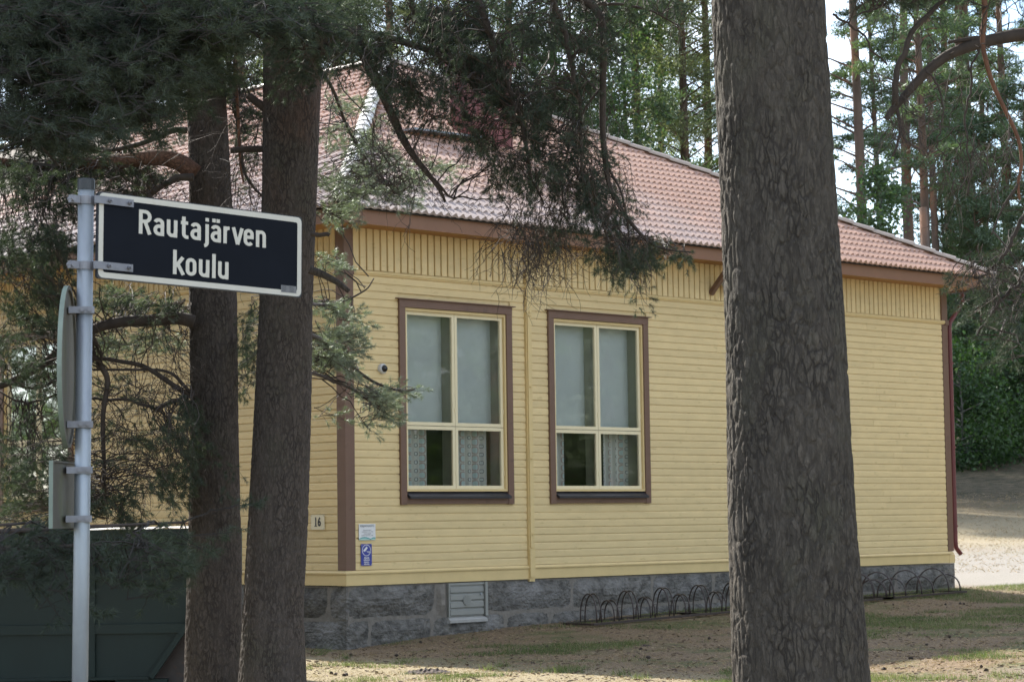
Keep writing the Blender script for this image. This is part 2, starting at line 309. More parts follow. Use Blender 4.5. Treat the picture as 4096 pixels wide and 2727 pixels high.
# ------------------------------------------------------------------ ground
def sst(a, b, x): t = np.clip((x-a)/(b-a), 0, 1); return t*t*(3-2*t)
def gz(x, y):
    x = np.asarray(x, float); y = np.asarray(y, float)
    d = (x+19.1)*.7024+(y+22.38)*.7118
    wall = np.interp(x, [-3, 0, 1.5, 2.85, 6, 13, 20], [-.80, -.80, -.69, -.63, -.55, -.42, -.40])
    plain = np.interp(x, [-2, 13, 20], [-.81, -.56, -.45])
    t = sst(0, 2.6, -y)
    z = wall*(1-t)+plain*t
    e = np.maximum(d-41, 0)
    rise = .045*e+.0011*e*e; rise = np.where(e > 60, .045*60+.0011*3600+(e-60)*.05, rise)
    f = sst(9, 17, x-.0*y) * sst(38, 48, d)
    return z+rise*f
GX = np.array([.7024, .7118]); GR = np.array([.7118, -.7024])
def ground():
    dd = np.concatenate([np.arange(-60, 16, 4.), np.arange(16, 20, .5), np.arange(20, 30, .07), np.arange(30, 46, .16), np.arange(46, 80, .8), np.arange(80, 700, 20)])
    ss = np.concatenate([np.arange(-500, -20, 24), np.arange(-20, -6, 1), np.arange(-6, 9.5, .1), np.arange(9.5, 30, .8), np.arange(30, 520, 24)])
    D, L = np.meshgrid(dd, ss, indexing='ij')
    X = CP[0]+D*GX[0]+L*GR[0]; Y = CP[1]+D*GX[1]+L*GR[1]; Z = gz(X, Y)
    Z = Z + np.where((D > 18) & (D < 60), .012*np.sin(X*2.1+np.sin(Y*1.7))*np.sin(Y*2.6+X), 0)
    nI, nJ = D.shape; V = np.stack([X, Y, Z], -1).reshape(-1, 3)
    i, j = np.meshgrid(np.arange(nI-1), np.arange(nJ-1), indexing='ij'); a = (i*nJ+j).ravel()
    F = np.stack([a, a+1, a+nJ+1, a+nJ], 1)[:, ::-1]
    me = bpy.data.meshes.new('ground'); me.from_pydata(V.tolist(), [], F.tolist()); me.update(); me.polygons.foreach_set('use_smooth', [True]*len(me.polygons))
    x, y = V[:, 0], V[:, 1]; d = D.ravel(); n = len(V)
    gravel = sst(12.6, 15, x-(y+.5)*.3*(y > 0))*sst(-1.6, .8, y+.2*(x-13))*(1-sst(46, 54, d))
    gravel = np.maximum(gravel, sst(-9.0, -10.5, y+.25*(x-2))*sst(-1.5, 2.5, x))
    forest = sst(56, 66, d)*sst(9, 15, x)  # dark forest floor; its tone also carries the tree shade on the slope
    pale = sst(.4, -.9, x+.9+0*y)*sst(.5, -1, y)
    meadow = sst(13, 16, x)*sst(47, 52, d)*(1-forest)
    ca = me.color_attributes.new('zone', 'FLOAT_COLOR', 'POINT'); c = np.stack([gravel, forest, np.maximum(pale, meadow), np.ones(n)], 1).astype(np.float32); ca.data.foreach_set('color', c.ravel())
    m = bpy.data.materials.new('needle_litter_ground'); m.use_nodes = True; t = m.node_tree; p = t.nodes['Principled BSDF']; p.inputs['Roughness'].default_value = .95; p.inputs['Specular IOR Level'].default_value = .15
    g = N(t, 'ShaderNodeNewGeometry').outputs['Position']; at_ = N(t, 'ShaderNodeAttribute', attribute_name='zone'); sc = N(t, 'ShaderNodeSeparateColor'); t.links.new(at_.outputs['Color'], sc.inputs[0])
    def noi(s, dt=6, ro=.6):
        q = N(t, 'ShaderNodeTexNoise'); q.inputs['Scale'].default_value = s; q.inputs['Detail'].default_value = dt; q.inputs['Roughness'].default_value = ro; t.links.new(g, q.inputs['Vector']); return q.outputs['Fac']
    def ramp(src, p0, p1, c0, c1):
        q = N(t, 'ShaderNodeValToRGB'); q.color_ramp.elements[0].position = p0; q.color_ramp.elements[1].position = p1; q.color_ramp.elements[0].color = (*c0, 1); q.color_ramp.elements[1].color = (*c1, 1); t.links.new(src, q.inputs[0]); return q.outputs[0]
    def mix(f, a, b):
        q = N(t, 'ShaderNodeMix', data_type='RGBA'); t.links.new(f, q.inputs[0]); t.links.new(a, q.inputs[6]); t.links.new(b, q.inputs[7]); return q.outputs[2]
    fine = noi(55, 8, .75)
    lit = ramp(fine, .35, .7, (.115, .077, .046), (.32, .24, .155))
    gra = ramp(noi(70, 6, .7), .35, .7, (.060, .070, .028), (.19, .18, .085))
    gm = ramp(noi(.9, 5, .65), .50, .62, (0, 0, 0), (1, 1, 1))
    c = mix(gm, lit, gra)
    pal = ramp(fine, .3, .7, (.17, .135, .08), (.40, .335, .215)); c = mix(sc.outputs[2], c, pal)
    grv = ramp(noi(90, 5, .8), .3, .7, (.17, .155, .135), (.39, .36, .315)); c = mix(sc.outputs[0], c, grv)
    fo = ramp(noi(3, 8, .7), .35, .65, (.030, .034, .018), (.13, .10, .065)); c = mix(sc.outputs[1], c, fo)
    t.links.new(c, p.inputs['Base Color'])
    b = N(t, 'ShaderNodeBump'); b.inputs['Distance'].default_value = .02; t.links.new(fine, b.inputs['Height']); t.links.new(b.outputs[0], p.inputs['Normal'])
    link('ground', me, mat=m, kind='structure')
ground()

# ------------------------------------------------------------------ the school building
L = 13.11; DEP = 20.0; OV = .52
bld = thing('school_building', 'yellow timber school building with brown corner boards, tiled hip roof and granite base', 'building', (0, 0, -.8))
def part(name, mb, mat, **k): return childmesh(name, mb.mesh(name), bld, M[mat], **k)
# hidden core walls
b = MB(); Y1 = .02
part('wall_core', b.box((.05, .42, -.9), (L-.05, DEP, 4.5)), 'inner')
b = MB()      # backing of the outer walls, cut round the windows
def backing(axis, holes, end):
    xs = sorted({0.02, end, *[h for H in holes for h in H[:2]]})
    for x0, x1 in zip(xs[:-1], xs[1:]):
        zz = [(0.0, 4.55)]
        for h in holes:
            if h[0] <= x0+1e-6 and x1 <= h[1]+1e-6: zz = [(0.0, h[2]), (h[3], 4.55)]
        for z0, z1 in zz:
            if axis == 'x': b.box((x0, .003, z0), (x1, .40, z1))
            else: b.box((.003, max(x0, .41), z0), (.40, x1, z1))
WZ = (1.10, 3.57)
backing('x', [(.98, 2.85, *WZ), (3.74, 5.61, *WZ)], L-.02)
backing('y', [(6.12, 7.86, *WZ)], DEP)
part('wall_backing', b, 'yellow')

ROWS = 37; Z0 = .19; EX = (3.95-Z0)/ROWS
def board(P0, P1, out, z, h, parent_name, t=.021, name='siding_board', wav=.0012, m='yellow'):
    # horizontal cladding board from P0 to P1 (x,y), 'out' outward unit normal
    P0 = np.array([*P0, 0.]); P1 = np.array([*P1, 0.]); o = np.array([*out, 0.]); Ln = np.linalg.norm(P1-P0); n = max(1, int(Ln/1.3))
    prof = [(0.002, 0.0), (t, .001), (t, h-.024), (t*.42, h-.010), (t*.42, h-.002), (.002, h-.002)]
    vs = []; fs = []; k = len(prof)
    for i in range(n+1):
        base = P0+(P1-P0)*i/n; dz = random.uniform(-wav, wav); do = random.uniform(-.0015, .0015)
        for a, zz in prof: vs.append(base+o*(a+do*(a > .004))+np.array([0, 0, z+zz+dz*(zz < h*.5)]))
    for i in range(n):
        for j in range(k-1): fs.append((i*k+j, (i+1)*k+j, (i+1)*k+j+1, i*k+j+1))
    fs.append(tuple(range(k))); fs.append(tuple(range(n*k, n*k+k))[::-1])
    b = MB().add(vs, fs); childmesh(name, b.mesh(name), bld, M[m])
WX = [(.895, 2.925), (3.645, 5.675)]; WY = [(6.02, 7.96)]
for r in range(ROWS):
    z = Z0+r*EX; inw = (z+EX > 1.03 and z < 3.66)
    def spans(a, b_, ws):
        out = [(a, b_)]
        if inw:
            for w0, w1 in ws:
                out = [s for p0, p1 in out for s in (((p0, w0), (w1, p1)) if p0 < w0 and w1 < p1 else ((p0, p1),))]
        return out
    segs = spans(.128, 3.195, WX[:1])+spans(3.30, L-.128, WX[1:])
    for x0, x1 in segs:
        cuts = [x0]
        if x1-x0 > 4: cuts += sorted({round(x0+(x1-x0)*f+random.uniform(-.5, .5), 2) for f in (.45, .78)})
        elif x1-x0 > 2.5 and random.random() < .4: cuts.append(x0+(x1-x0)*random.uniform(.25, .7))
        cuts.append(x1)
        for c0, c1 in zip(cuts[:-1], cuts[1:]): board((c0+.0014, 0), (c1-.0014, 0), (0, -1), z, EX, 'front', wav=.0028 if r < 9 else .001)
    for y0, y1 in spans(.14, 11.5, WY): board((0, y1), (0, y0), (-1, 0), z, EX, 'left')
# frieze of upright boards
fz0, fz1 = 4.008, 4.56; fm = {}
def fboard(w, axis):
    b = MB(); t = .030
    pts = [(0, .002), (w, .002), (w, t-.006), (w-.006, t), (.006, t), (0, t-.006)]
    vs = [];
    for z in (fz0, fz1): vs += [((p, -q, z) if axis == 'x' else (-q, -p, z)) for p, q in pts]
    fs = [(i, (i+1) % 6, 6+(i+1) % 6, 6+i) for i in range(6)]+[tuple(range(6))[::-1], tuple(range(6, 12))]
    if axis == 'y': fs = [f for f in fs]
    return b.add(vs, fs).mesh('frieze_board')
fx = fboard(.096, 'x'); fx.materials.append(M['yellow']); fy = fboard(.096, 'y'); fy.materials.append(M['yellow'])
def inst(name, me, loc, parent=bld, rot=None, **k):
    o = link(name, me, parent, **k); o.location = Vector(loc)-parent.location
    if rot is not None: o.rotation_euler = rot
    return o
for i in range(200):
    x = .130+i*.1183
    if x > L-.22: break
    if 3.10 < x < 3.29: continue
    inst('frieze_board', fx, (x, 0, random.uniform(-.003, .003)))
for i in range(92):
    y = .25+i*.1183
    inst('frieze_board', fy, (0, y, random.uniform(-.003, .003)))
# mouldings, skirt, corner boards
def strip(name, prof, mat='yellow2', front=True, left=True, x0=0.0, x1=L):
    # prof: (outward, z) closed loop; runs along front then left wall
    k = len(prof)
    if front:
        v = [(x0 if xe == 0 else x1, -a, z) for xe in (0, 1) for a, z in prof]
        if xe0 := (x0 == 0.0): v = [(-a if i < k else x1, -a, z) for i, (a, z) in enumerate(list(prof)*2)]
        part(name, MB().add(v, [(i, (i+1) % k, k+(i+1) % k, k+i) for i in range(k)]+[tuple(range(k))[::-1], tuple(range(k, 2*k))]), mat)
    if left:
        v = [(-a, -a+.0005 if i < k else DEP, z) for i, (a, z) in enumerate(list(prof)*2)]
        part(name, MB().add(v, [(i, k+i, k+(i+1) % k, (i+1) % k) for i in range(k)]+[tuple(range(k)), tuple(range(k, 2*k))[::-1]]), mat)
strip('frieze_moulding', [(0, 3.945), (.030, 3.945), (.030, 3.958), (.042, 3.965), (.042, 3.99), (.028, 4.003), (0, 4.003)])
strip('skirt_moulding', [(.004, .137), (.052, .140), (.054, .158), (.026, .183), (.004, .187)])
for x0, x1 in ((.128, 1.28), (1.282, 3.20), (3.305, 7.6), (7.603, L-.1)):
    part('skirt_board', MB().box((x0, -.036, random.uniform(-.004, .002)), (x1, -.002, .136)), 'yellow2')
part('skirt_board', MB().box((-.036, .14, 0), (-.002, 1.1, .136)), 'yellow2'); part('skirt_board', MB().box((-.036, 1.103, 0), (-.002, DEP, .136)), 'yellow2')
part('skirt_post', MB().box((-.040, -.040, -.003), (.126, -.002, .135)), 'yellow2'); part('skirt_post', MB().box((-.040, -.0015, -.003), (-.002, .138, .135)), 'yellow2')
part('skirt_post', MB().box((L-.12, -.040, -.003), (L+.04, -.002, .135)), 'yellow2')
for z0, z1 in ((.189, 3.93), (4.005, 4.53)):
    part('corner_board', MB().box((-.030, -.030, z0), (.124, -.002, z1)), 'brown'); part('corner_board', MB().box((-.0295, -.0015, z0), (-.002, .135, z1)), 'brown')
    part('corner_board', MB().box((L-.124, -.030, z0), (L+.030, -.002, z1)), 'brown'); part('corner_board', MB().box((L, -.0015, z0), (L+.0295, .135, z1)), 'brown')
part('corner_block', MB().box((-.048, -.048, 3.931), (.128, -.003, 4.004)), 'brown'); part('corner_block', MB().box((-.047, -.002, 3.931), (-.003, .139, 4.004)), 'brown')
part('corner_block', MB().box((L-.05, -.048, 3.931), (L+.046, -.003, 4.004)), 'brown')
# pilaster with bolts
b = MB(); b.box((3.196, -.052, -.035), (3.300, -.003, 4.50))
pl = part('pilaster', b, 'yellow2')
b = MB()
for z0, z1 in ((.42, 3.55),): b.box((3.212, -.072, z0), (3.284, -.0525, z1))
b.box((3.20, -.071, .02), (3.296, -.0525, .40)); b.box((3.20, -.071, 3.57), (3.296, -.0525, 4.49))
childmesh('pilaster_face', b.mesh(), bld, M['yellow2'])
for z in (3.62, 2.60, 1.62, .60):
    b = MB(); b.tube([(3.248, -.0721, z), (3.248, -.078, z)], .022, 10); b.tube([(3.248, -.0781, z), (3.248, -.088, z)], .012, 6)
    part('bolt', b, 'yellow2')
# second post with bracket lamp near the big pine
part('bracket_post', MB().box((7.19, -.045, 4.01), (7.25, -.003, 4.51)), 'yellow2')
part('eave_bracket', MB().bar((7.10, -.035, 4.10), (7.08, -.45, 4.50), .07, .07), 'brown')
fl = thing('wall_floodlight', 'small grey floodlight fixed under the eave bracket, half hidden by the big pine trunk', 'lamp', (7.36, -.10, 4.20))
childmesh('housing', MB().bar((7.34, -.08, 4.30), (7.34, -.26, 4.16), .16, .07).mesh(), fl, M['lampgrey']); childmesh('arm', MB().bar((7.34, -.03, 4.36), (7.34, -.12, 4.29), .03, .03).mesh(), fl, M['clamp'])

# windows
def window(cx0, cx1, axis, curt, blinds=(True, True)):
    # casing outer cx0..cx1 along the wall, axis 'x' front / 'y' left
    Z_0, Z_1 = 1.01, 3.665
    def T(p):
        if axis == 'x': return (p[0], p[1], p[2])
        return (p[1], cx0+cx1-p[0], p[2])        # left wall: along +Y seen from -X
    wemp = link('window', None, bld); wemp.location = Vector(T(((cx0+cx1)/2, 0, Z_0)))-bld.location
    def P(name, bm, mat, smooth=False, uv=None):
        me = bm.mesh(name, smooth)
        for v in me.vertices: v.co = T(v.co)
        if axis == 'y': me.flip_normals()
        return childmesh(name, me, wemp, M[mat])
    c = .108
    P('casing_board', MB().box((cx0, -.052, Z_0+.0), (cx0+c-.004, -.002, Z_1-.10)), 'brown'); P('casing_board', MB().box((cx1-c+.004, -.052, Z_0), (cx1, -.002, Z_1-.10)), 'brown')
    P('casing_head', MB().box((cx0, -.056, Z_1-.099), (cx1, -.002, Z_1)), 'brown'); P('drip_cap', MB().box((cx0-.045, -.085, Z_1+.002), (cx1+.045, -.002, Z_1+.014)), 'brown')
    P('casing_foot', MB().box((cx0+c, -.048, Z_0+.006), (cx1-c, -.002, Z_0+.10)), 'brown')
    b = MB(); x0, x1 = cx0+c-.01, cx1-c+.01
    b.add([(x0+.02, -.10, Z_0+.105), (x1-.0, -.10, Z_0+.105), (x1-.0, .01, Z_0+.165), (x0+.02, .01, Z_0+.165), (x0+.02, -.10, Z_0+.075), (x1, -.10, Z_0+.075), (x1, .01, Z_0+.10), (x0+.02, .01, Z_0+.10)],
          [(0, 1, 2, 3), (4, 7, 6, 5), (0, 4, 5, 1), (1, 5, 6, 2), (3, 2, 6, 7), (0, 3, 7, 4)]); P('sill', b, 'black_sill')
    zb, zt = Z_0+.17, Z_1-.105; xm = (x0+x1)/2; zr = 2.035
    b = MB(); d0, d1 = -.03, .05; w = .035      # reveal lining
    b.box((x0, d0, zb), (x0+w, d1, zt)); b.box((x1-w, d0, zb), (x1, d1, zt)); b.box((x0+w, d0+.001, zt-w), (x1-w, d1, zt)); b.box((x0+w, d0+.001, zb), (x1-w, d1, zb+.03))
    P('jamb_lining', b, 'yellow2')
    b = MB(); b.box((x0, .0505, zb), (x0+w, .27, zt)); b.box((x1-w, .0505, zb), (x1, .27, zt)); b.box((x0+w, .0505, zt-w), (x1-w, .27, zt)); b.box((x0+w, .0505, zb), (x1-w, .27, zb+.03)); P('inner_lining', b, 'innerframe')
    b = MB(); b.box((xm-.022, .052, zb+.03), (xm+.022, .24, zt-w)); b.box((x0+w, .053, zr-.02), (xm-.0225, .22, zr+.02)); b.box((xm+.0225, .053, zr-.02), (x1-w, .22, zr+.02)); P('mullion', b, 'innerframe')
    for i, (a0, a1) in enumerate(((x0+w+.002, xm-.003), (xm+.003, x1-w-.002))):
        for z0_, z1_ in ((zb+.032, zr-.004), (zr+.004, zt-w-.002)):
            s = .045; b = MB()
            b.box((a0, .005, z0_), (a0+s, .045, z1_)); b.box((a1-s, .005, z0_), (a1, .045, z1_)); b.box((a0+s, .006, z0_), (a1-s, .044, z0_+s)); b.box((a0+s, .006, z1_-s), (a1-s, .044, z1_))
            P('sash', b, 'cream')
            me = MB().add([(a0+s, .026, z0_+s), (a1-s, .026, z0_+s), (a1-s, .026, z1_-s), (a0+s, .026, z1_-s)], [(0, 1, 2, 3)])
            P('pane', me, 'glass')
            b = MB(); b.box((a1-.008, -.004, z0_+.18), (a1+.006, .0045, z0_+.24)); P('hinge', b, 'cream')
        if blinds[i]:
            me = MB().add([(a0-.02, .245, zr+.02), (a1+.02, .245, zr+.02), (a1+.02, .245, zt-.02), (a0-.02, .245, zt-.02), (a0-.02, .248, zr+.02), (a1+.02, .248, zr+.02), (a1+.02, .248, zt-.02), (a0-.02, .248, zt-.02)], [(0, 1, 2, 3), (7, 6, 5, 4), (0, 4, 5, 1)])
            P('blind', me, 'blind')
    for c0, c1 in curt:
        n = 40; vs = []; uvs = []
        for i in range(n+1):
            x = c0+(c1-c0)*i/n; y = .285+.022*math.sin(x*46)+.01*math.sin(x*91+1)
            for z in (zb-.02, zr+.08): vs.append((x, y, z)); uvs.append((x*1.12, z))
        fs = [(2*i, 2*i+2, 2*i+3, 2*i+1) for i in range(n)]
        o = P('curtain', MB().add(vs, fs), 'curtain'); uvl = o.data.uv_layers.new(name='UVMap')
        for l in o.data.loops: uvl.data[l.index].uv = uvs[l.vertex_index]
    b = MB(); b.add([(x0, .42, zb-.05), (x1, .42, zb-.05), (x1, .42, zt+.05), (x0, .42, zt+.05)], [(0, 1, 2, 3)]); P('dark_interior', b, 'room')  # dark sheet behind the panes in place of the unlit room
window(.888, 2.932, 'x', [(1.05, 1.62), (2.10, 2.76)])
window(3.638, 5.682, 'x', [(3.8, 4.26), (5.06, 5.56)])
window(6.02, 7.96, 'y', [])

# foundation of rough granite
def stone(x0, x1, z0, z1, axis='x', rough=.045, cham=None):
    nx = max(6, int((x1-x0)/.09)); nz_ = max(4, int((z1-z0)/.07)); vs = []; off = random.uniform(0, 50)
    for i in range(nx+1):
        for j in range(nz_+1):
            e = min(i, nx-i, 2)/2.; f = min(j, nz_-j, 2)/2.; ed = min(1, e)*min(1, f)
            x = x0+(x1-x0)*i/nx; z = z0+(z1-z0)*j/nz_
            p = Vector((x*3.5+off, z*3.5, .5)); d = noise.noise(p*.8)*.9+noise.noise(p*2.2)*.5+noise.noise(p*5)*.15
            q = .010+ed*max(.022, .050+rough*d) + .003*noise.noise(p*5)
            xx = x+(.012*noise.noise(Vector((z*9, off, i))) if i in (0, nx) else 0); zz = z+(.010*noise.noise(Vector((x*7, off, j))) if j == 0 else 0)
            if cham is not None: q *= 1; 
            vs.append((xx, -q, zz) if axis == 'x' else (-q, xx, zz))
    w = nz_+1; fs = []
    for i in range(nx):
        for j in range(nz_): f = (i*w+j, (i+1)*w+j, (i+1)*w+j+1, i*w+j+1); fs.append(f if axis == 'x' else f[::-1])
    n0 = len(vs); ring = [j for j in range(w)]+[i*w+w-1 for i in range(1, nx+1)]+[nx*w+j for j in range(w-2, -1, -1)]+[i*w for i in range(nx-1, 0, -1)]
    for r in ring: v = vs[r]; vs.append((v[0], .15, v[2]) if axis == 'x' else (.15, v[1], v[2]))
    k = len(ring)
    for a in range(k): f = (ring[a], ring[(a+1) % k], n0+(a+1) % k, n0+a); fs.append(f if axis == 'x' else f[::-1])
    me = MB().add(vs, fs).mesh('granite_block', False); return childmesh('granite_block', me, bld, M['granite'])
for x0, x1 in ((-.02, 1.50), (2.40, 4.05), (4.065, 5.69), (5.705, 7.03), (7.045, 8.6), (8.615, 10.1), (10.115, 11.54), (11.555, L+.06)): stone(x0, x1, -.425, -.008)
for x0, x1 in ((-.02, .345), (.365, 1.42), (1.44, 2.75), (2.77, 3.6), (3.615, 4.9), (4.92, 6.3), (6.32, 8), (8.02, 10), (10.02, 11.9), (11.92, L+.06)): stone(x0, x1, -.95, -.445, rough=.05)
for y0, y1 in ((.0, .32), (.34, 1.75), (1.77, 3.3), (3.32, 5), (5.02, 6.6), (6.62, 8.2)): stone(y0, y1, -.425, -.008, 'y')
for y0, y1 in ((.0, 1.1), (1.12, 2.5), (2.52, 4.4), (4.42, 6.4), (6.42, 8.2)): stone(y0, y1, -.95, -.445, 'y')
part('mortar', MB().box((0.0, -.014, -.95), (L+.03, .30, -.012)).box((-.0142, .0, -.95), (.30, DEP, -.0125)), 'mortar')
# repaired mortar beside the hatch
mo = stone(1.505, 1.685, -.44, -.012, rough=.02); mo.data.materials.clear(); mo.data.materials.append(M['mortar']); mo.name = 'mortar_patch'
h = link('vent_hatch', None, bld); h.location = Vector((2.0, 0, -.3))-bld.location
def hp(name, b, mat): return childmesh(name, b.mesh(), h, M[mat])
hp('hatch_backing', MB().box((1.70, -.035, -.455), (2.33, .02, -.02)), 'hatch')
b = MB(); b.box((1.695, -.060, -.455), (1.715, -.0355, -.02)); b.box((2.345, -.075, -.455), (2.39, .0, -.015)); b.box((1.716, -.055, -.045), (2.344, -.0355, -.022)); hp('hatch_frame', b, 'hatch')
for i in range(4):
    z1 = -.062-i*.098; b = MB(); b.add([(1.728, -.0355, z1), (2.328, -.0355, z1), (2.328, -.055, z1-.012), (1.728, -.055, z1-.012), (1.728, -.055, z1-.078), (2.328, -.055, z1-.078), (2.328, -.0355, z1-.09), (1.728, -.0355, z1-.09)],
        [(3, 2, 1, 0), (4, 5, 2, 3), (7, 6, 5, 4), (0, 7, 4, 3), (1, 2, 5, 6)]); hp('hatch_slat', b, 'hatch')
b = MB(); b.tube([(2.02, -.056, -.245), (2.02, -.066, -.245)], .075, 20); hp('round_vent', b, 'hatch')
b = MB()
for i in range(5): zz = -.245+(i-2)*.025; w = math.sqrt(.066**2-((i-2)*.025)**2); b.box((2.02-w, -.074, zz-.006), (2.02+w, -.0665, zz+.006))
hp('vent_slat', b, 'hatch'); hp('latch', MB().tube([(2.27, -.056, -.17), (2.27, -.075, -.17)], .016, 10), 'galv')
part('hatch_sill', MB().add([(1.69, -.085, -.50), (2.37, -.085, -.50), (2.36, -.02, -.457), (1.70, -.02, -.457), (1.69, -.085, -.535), (2.37, -.085, -.535), (2.39, .0, -.56), (1.67, 0, -.56)], [(0, 1, 2, 3), (4, 5, 1, 0), (5, 6, 2, 1), (7, 4, 0, 3)]), 'concrete')

# roof: hip
PITCH = math.radians(28); EO = .57; ZE = 4.72; H2 = L/2+EO; APX = L/2; APY = -EO+H2; APZ = ZE+H2*math.tan(PITCH)
part('roof_deck', MB().add([(-EO, -EO, ZE-.03), (L+EO, -EO, ZE-.03), (L+EO, DEP+EO, ZE-.03), (-EO, DEP+EO, ZE-.03), (APX, APY, APZ-.03), (APX, DEP, APZ-.03)],
    [(0, 1, 4), (1, 2, 5, 4), (3, 0, 4, 5), (2, 3, 5), (0, 3, 2, 1)]), 'inner')
fp = [(OV-.028, 4.52), (OV, 4.515), (OV, 4.69), (OV-.028, 4.69)]
for k in range(3):
    if k == 0: v = [(-a if i < 4 else L+a, -a, z) for i, (a, z) in enumerate(fp*2)]; f_ = [(i, (i+1) % 4, 4+(i+1) % 4, 4+i) for i in range(4)]
    if k == 1: v = [(-a, -a+.001 if i < 4 else DEP, z) for i, (a, z) in enumerate(fp*2)]
    if k == 2: v = [(L+a, -a+.001 if i < 4 else DEP, z) for i, (a, z) in enumerate(fp*2)]
    part('fascia_board', MB().add(v, [(0, 1, 5, 4), (1, 2, 6, 5), (2, 3, 7, 6), (3, 0, 4, 7), (0, 1, 2, 3), (4, 5, 6, 7)]), 'fascia')
part('soffit', MB().box((-OV+.03, -OV+.03, 4.540), (L+OV-.03, -.001, 4.556)), 'soffit'); part('soffit', MB().box((-OV+.03, .0, 4.541), (-.001, DEP, 4.557)), 'soffit'); part('soffit', MB().box((L+.001, .0, 4.541), (L+OV-.03, DEP, 4.557)), 'soffit')
TW, TL = .262, .285; NW = 16; AMP = .026
def tile_local(n=NW):
    # x along eave 0..TW, y up the slope 0..TL+lap, z normal
    vs = []; fs = []
    for i in range(n+1):
        x = TW*i/n; w = ((1+math.cos(4*PI*i/n))/2)**1.05
        vs += [(x, -.010, w*.012-.012), (x, -.014, w*.047+.010), (x, -.0141, w*.047+.0102), (x, TL+.02, w*.030-.002)]
    for i in range(n): a = 4*i; fs += [(a, a+4, a+5, a+1), (a+2, a+6, a+7, a+3)]
    return vs, fs
lv, lf = tile_local(); tme = MB().add(lv, lf).mesh('roof_tile', True); tme.materials.append(M['tile'])
cs, sn = math.cos(PITCH), math.sin(PITCH)
Rf = Matrix(((1, 0, 0), (0, cs, -sn), (0, sn, cs)))                 # front slope
slope_len = H2/cs; NR = int(slope_len/TL)
cand = []; rest = MB()
def halfw(s): return (H2-s*cs)       # half width of front triangle at slope distance s
for r in range(NR+1):
    s = r*TL; y0 = -EO+s*cs; z0 = ZE+s*sn
    jb = -EO; n = int((2*H2)/TW)+1
    for c in range(n):
        x = jb+c*TW; lo = APX-halfw(s+TL); hi = APX+halfw(s+TL)
        lo0 = APX-halfw(s); hi0 = APX+halfw(s)
        if x+TW < lo0 or x > hi0: continue
        full = x >= lo-.02 and x+TW <= hi+.02
        p = np.array([x, y0, z0]); dist = (p-CP)@FW
        cand.append((dist, x, y0, z0, full))
cand.sort(key=lambda t: t[0]); cnt = 0
def slab_add(mb, x, y0, z0):
    vs = []
    for v in lv:
        w = Rf@Vector(v); X = x+w.x; Yy = y0+w.y; Zz = z0+w.z
        vs.append([X, Yy, Zz])
    for v in vs:     # trim to the hips
        s = (v[1]+EO); lo = APX-(H2-s)-.03; hi = APX+(H2-s)+.03
        v[0] = min(max(v[0], lo), hi)
    mb.add(vs, lf)
for dist, x, y0, z0, full in cand:
    if full and cnt < 298: inst('roof_tile', tme, (x, y0, z0), rot=(PITCH, 0, 0)); cnt += 1
    else: slab_add(rest, x, y0, z0)
childmesh('roof_tiles_upper', rest.mesh(smooth=True), bld, M['tile'], kind='stuff')
# left slope, all tiles joined
b = MB(); Rl = Matrix(((0, 1*cs, -sn), (-1, 0, 0), (0, sn, cs)))
for r in range(NR+1):
    s = r*TL; x0 = -EO+s*cs; z0 = ZE+s*sn; ylo = -EO+s*cs
    for c in range(int((13)/TW)):
        y = -EO+(c+1)*TW
        if y < ylo-.02: continue
        vs = []
        for v in lv:
            w = (v[1]*cs-v[2]*sn, -v[0], v[1]*sn+v[2]*cs); X = x0+w[0]; Yy = y+w[1]; Zz = z0+w[2]
            Yy = max(Yy, -EO+(X+EO)-.03); vs.append((X, Yy, Zz))
        b.add(vs, lf)
childmesh('roof_tiles_side', b.mesh(smooth=True), bld, M['tile'], kind='stuff')
def ridge(a, b_, n, mat, drop=0.0):
    a = np.array(a, float); b_ = np.array(b_, float); t = (b_-a)/np.linalg.norm(b_-a); L_ = np.linalg.norm(b_-a)/n
    side = np.cross(t, (0, 0, 1)); side /= np.linalg.norm(side); nn = np.cross(side, t)
    for i in range(n):
        vs = []; fs = []; K = 9
        for e, (s, rr) in enumerate(((i*L_-.02, .098), ((i+1)*L_, .084))):
            for k in range(K):
                th = PI*k/(K-1); vs.append(a+t*s+side*rr*math.cos(th)*1.15+nn*(rr*math.sin(th)*.8+drop+(.012 if e == 0 else 0)))
        for k in range(K-1): fs.append((k, k+1, K+k+1, K+k))
        fs.append(tuple(range(K)))
        me = MB().add(vs, fs).mesh('ridge_cap', False); childmesh('ridge_cap', me, bld, M[mat])
ridge((-EO-.02, -EO-.02, ZE+.03), (APX, APY, APZ+.03), 30, 'ridge_white')
ridge((L+EO+.02, -EO-.02, ZE+.03), (APX, APY, APZ+.03), 30, 'ridge')
ridge((APX, APY+.1, APZ+.03), (APX, DEP, APZ+.03), 40, 'ridge')
# chimney
cx_, cy_ = 5.35, 2.95
b = MB(); b.box((cx_-.42, cy_-.3, 6.2), (cx_+.32, cy_+.3, 7.72)); cm = part('chimney', b, 'chim')
childmesh('chimney_cap', MB().box((cx_-.47, cy_-.35, 7.721), (cx_+.37, cy_+.35, 7.80)).mesh(), cm, M['chim']); 
b = MB()
for k in range(4): b.box((cx_-.42+.01+k*.185, cy_-.312, 6.25), (cx_-.42+.025+k*.185, cy_-.3005, 7.72))
childmesh('sheet_seam', b.mesh(), cm, M['chim'])
part('chimney_flashing', MB().bar((cx_-1.9, cy_-.55+.2, ZE+(cy_-.35+EO)*math.tan(PITCH)+.10), (cx_-.45, cy_-.3, ZE+(cy_-.3+EO)*math.tan(PITCH)+.10), .30, .03), 'galv')
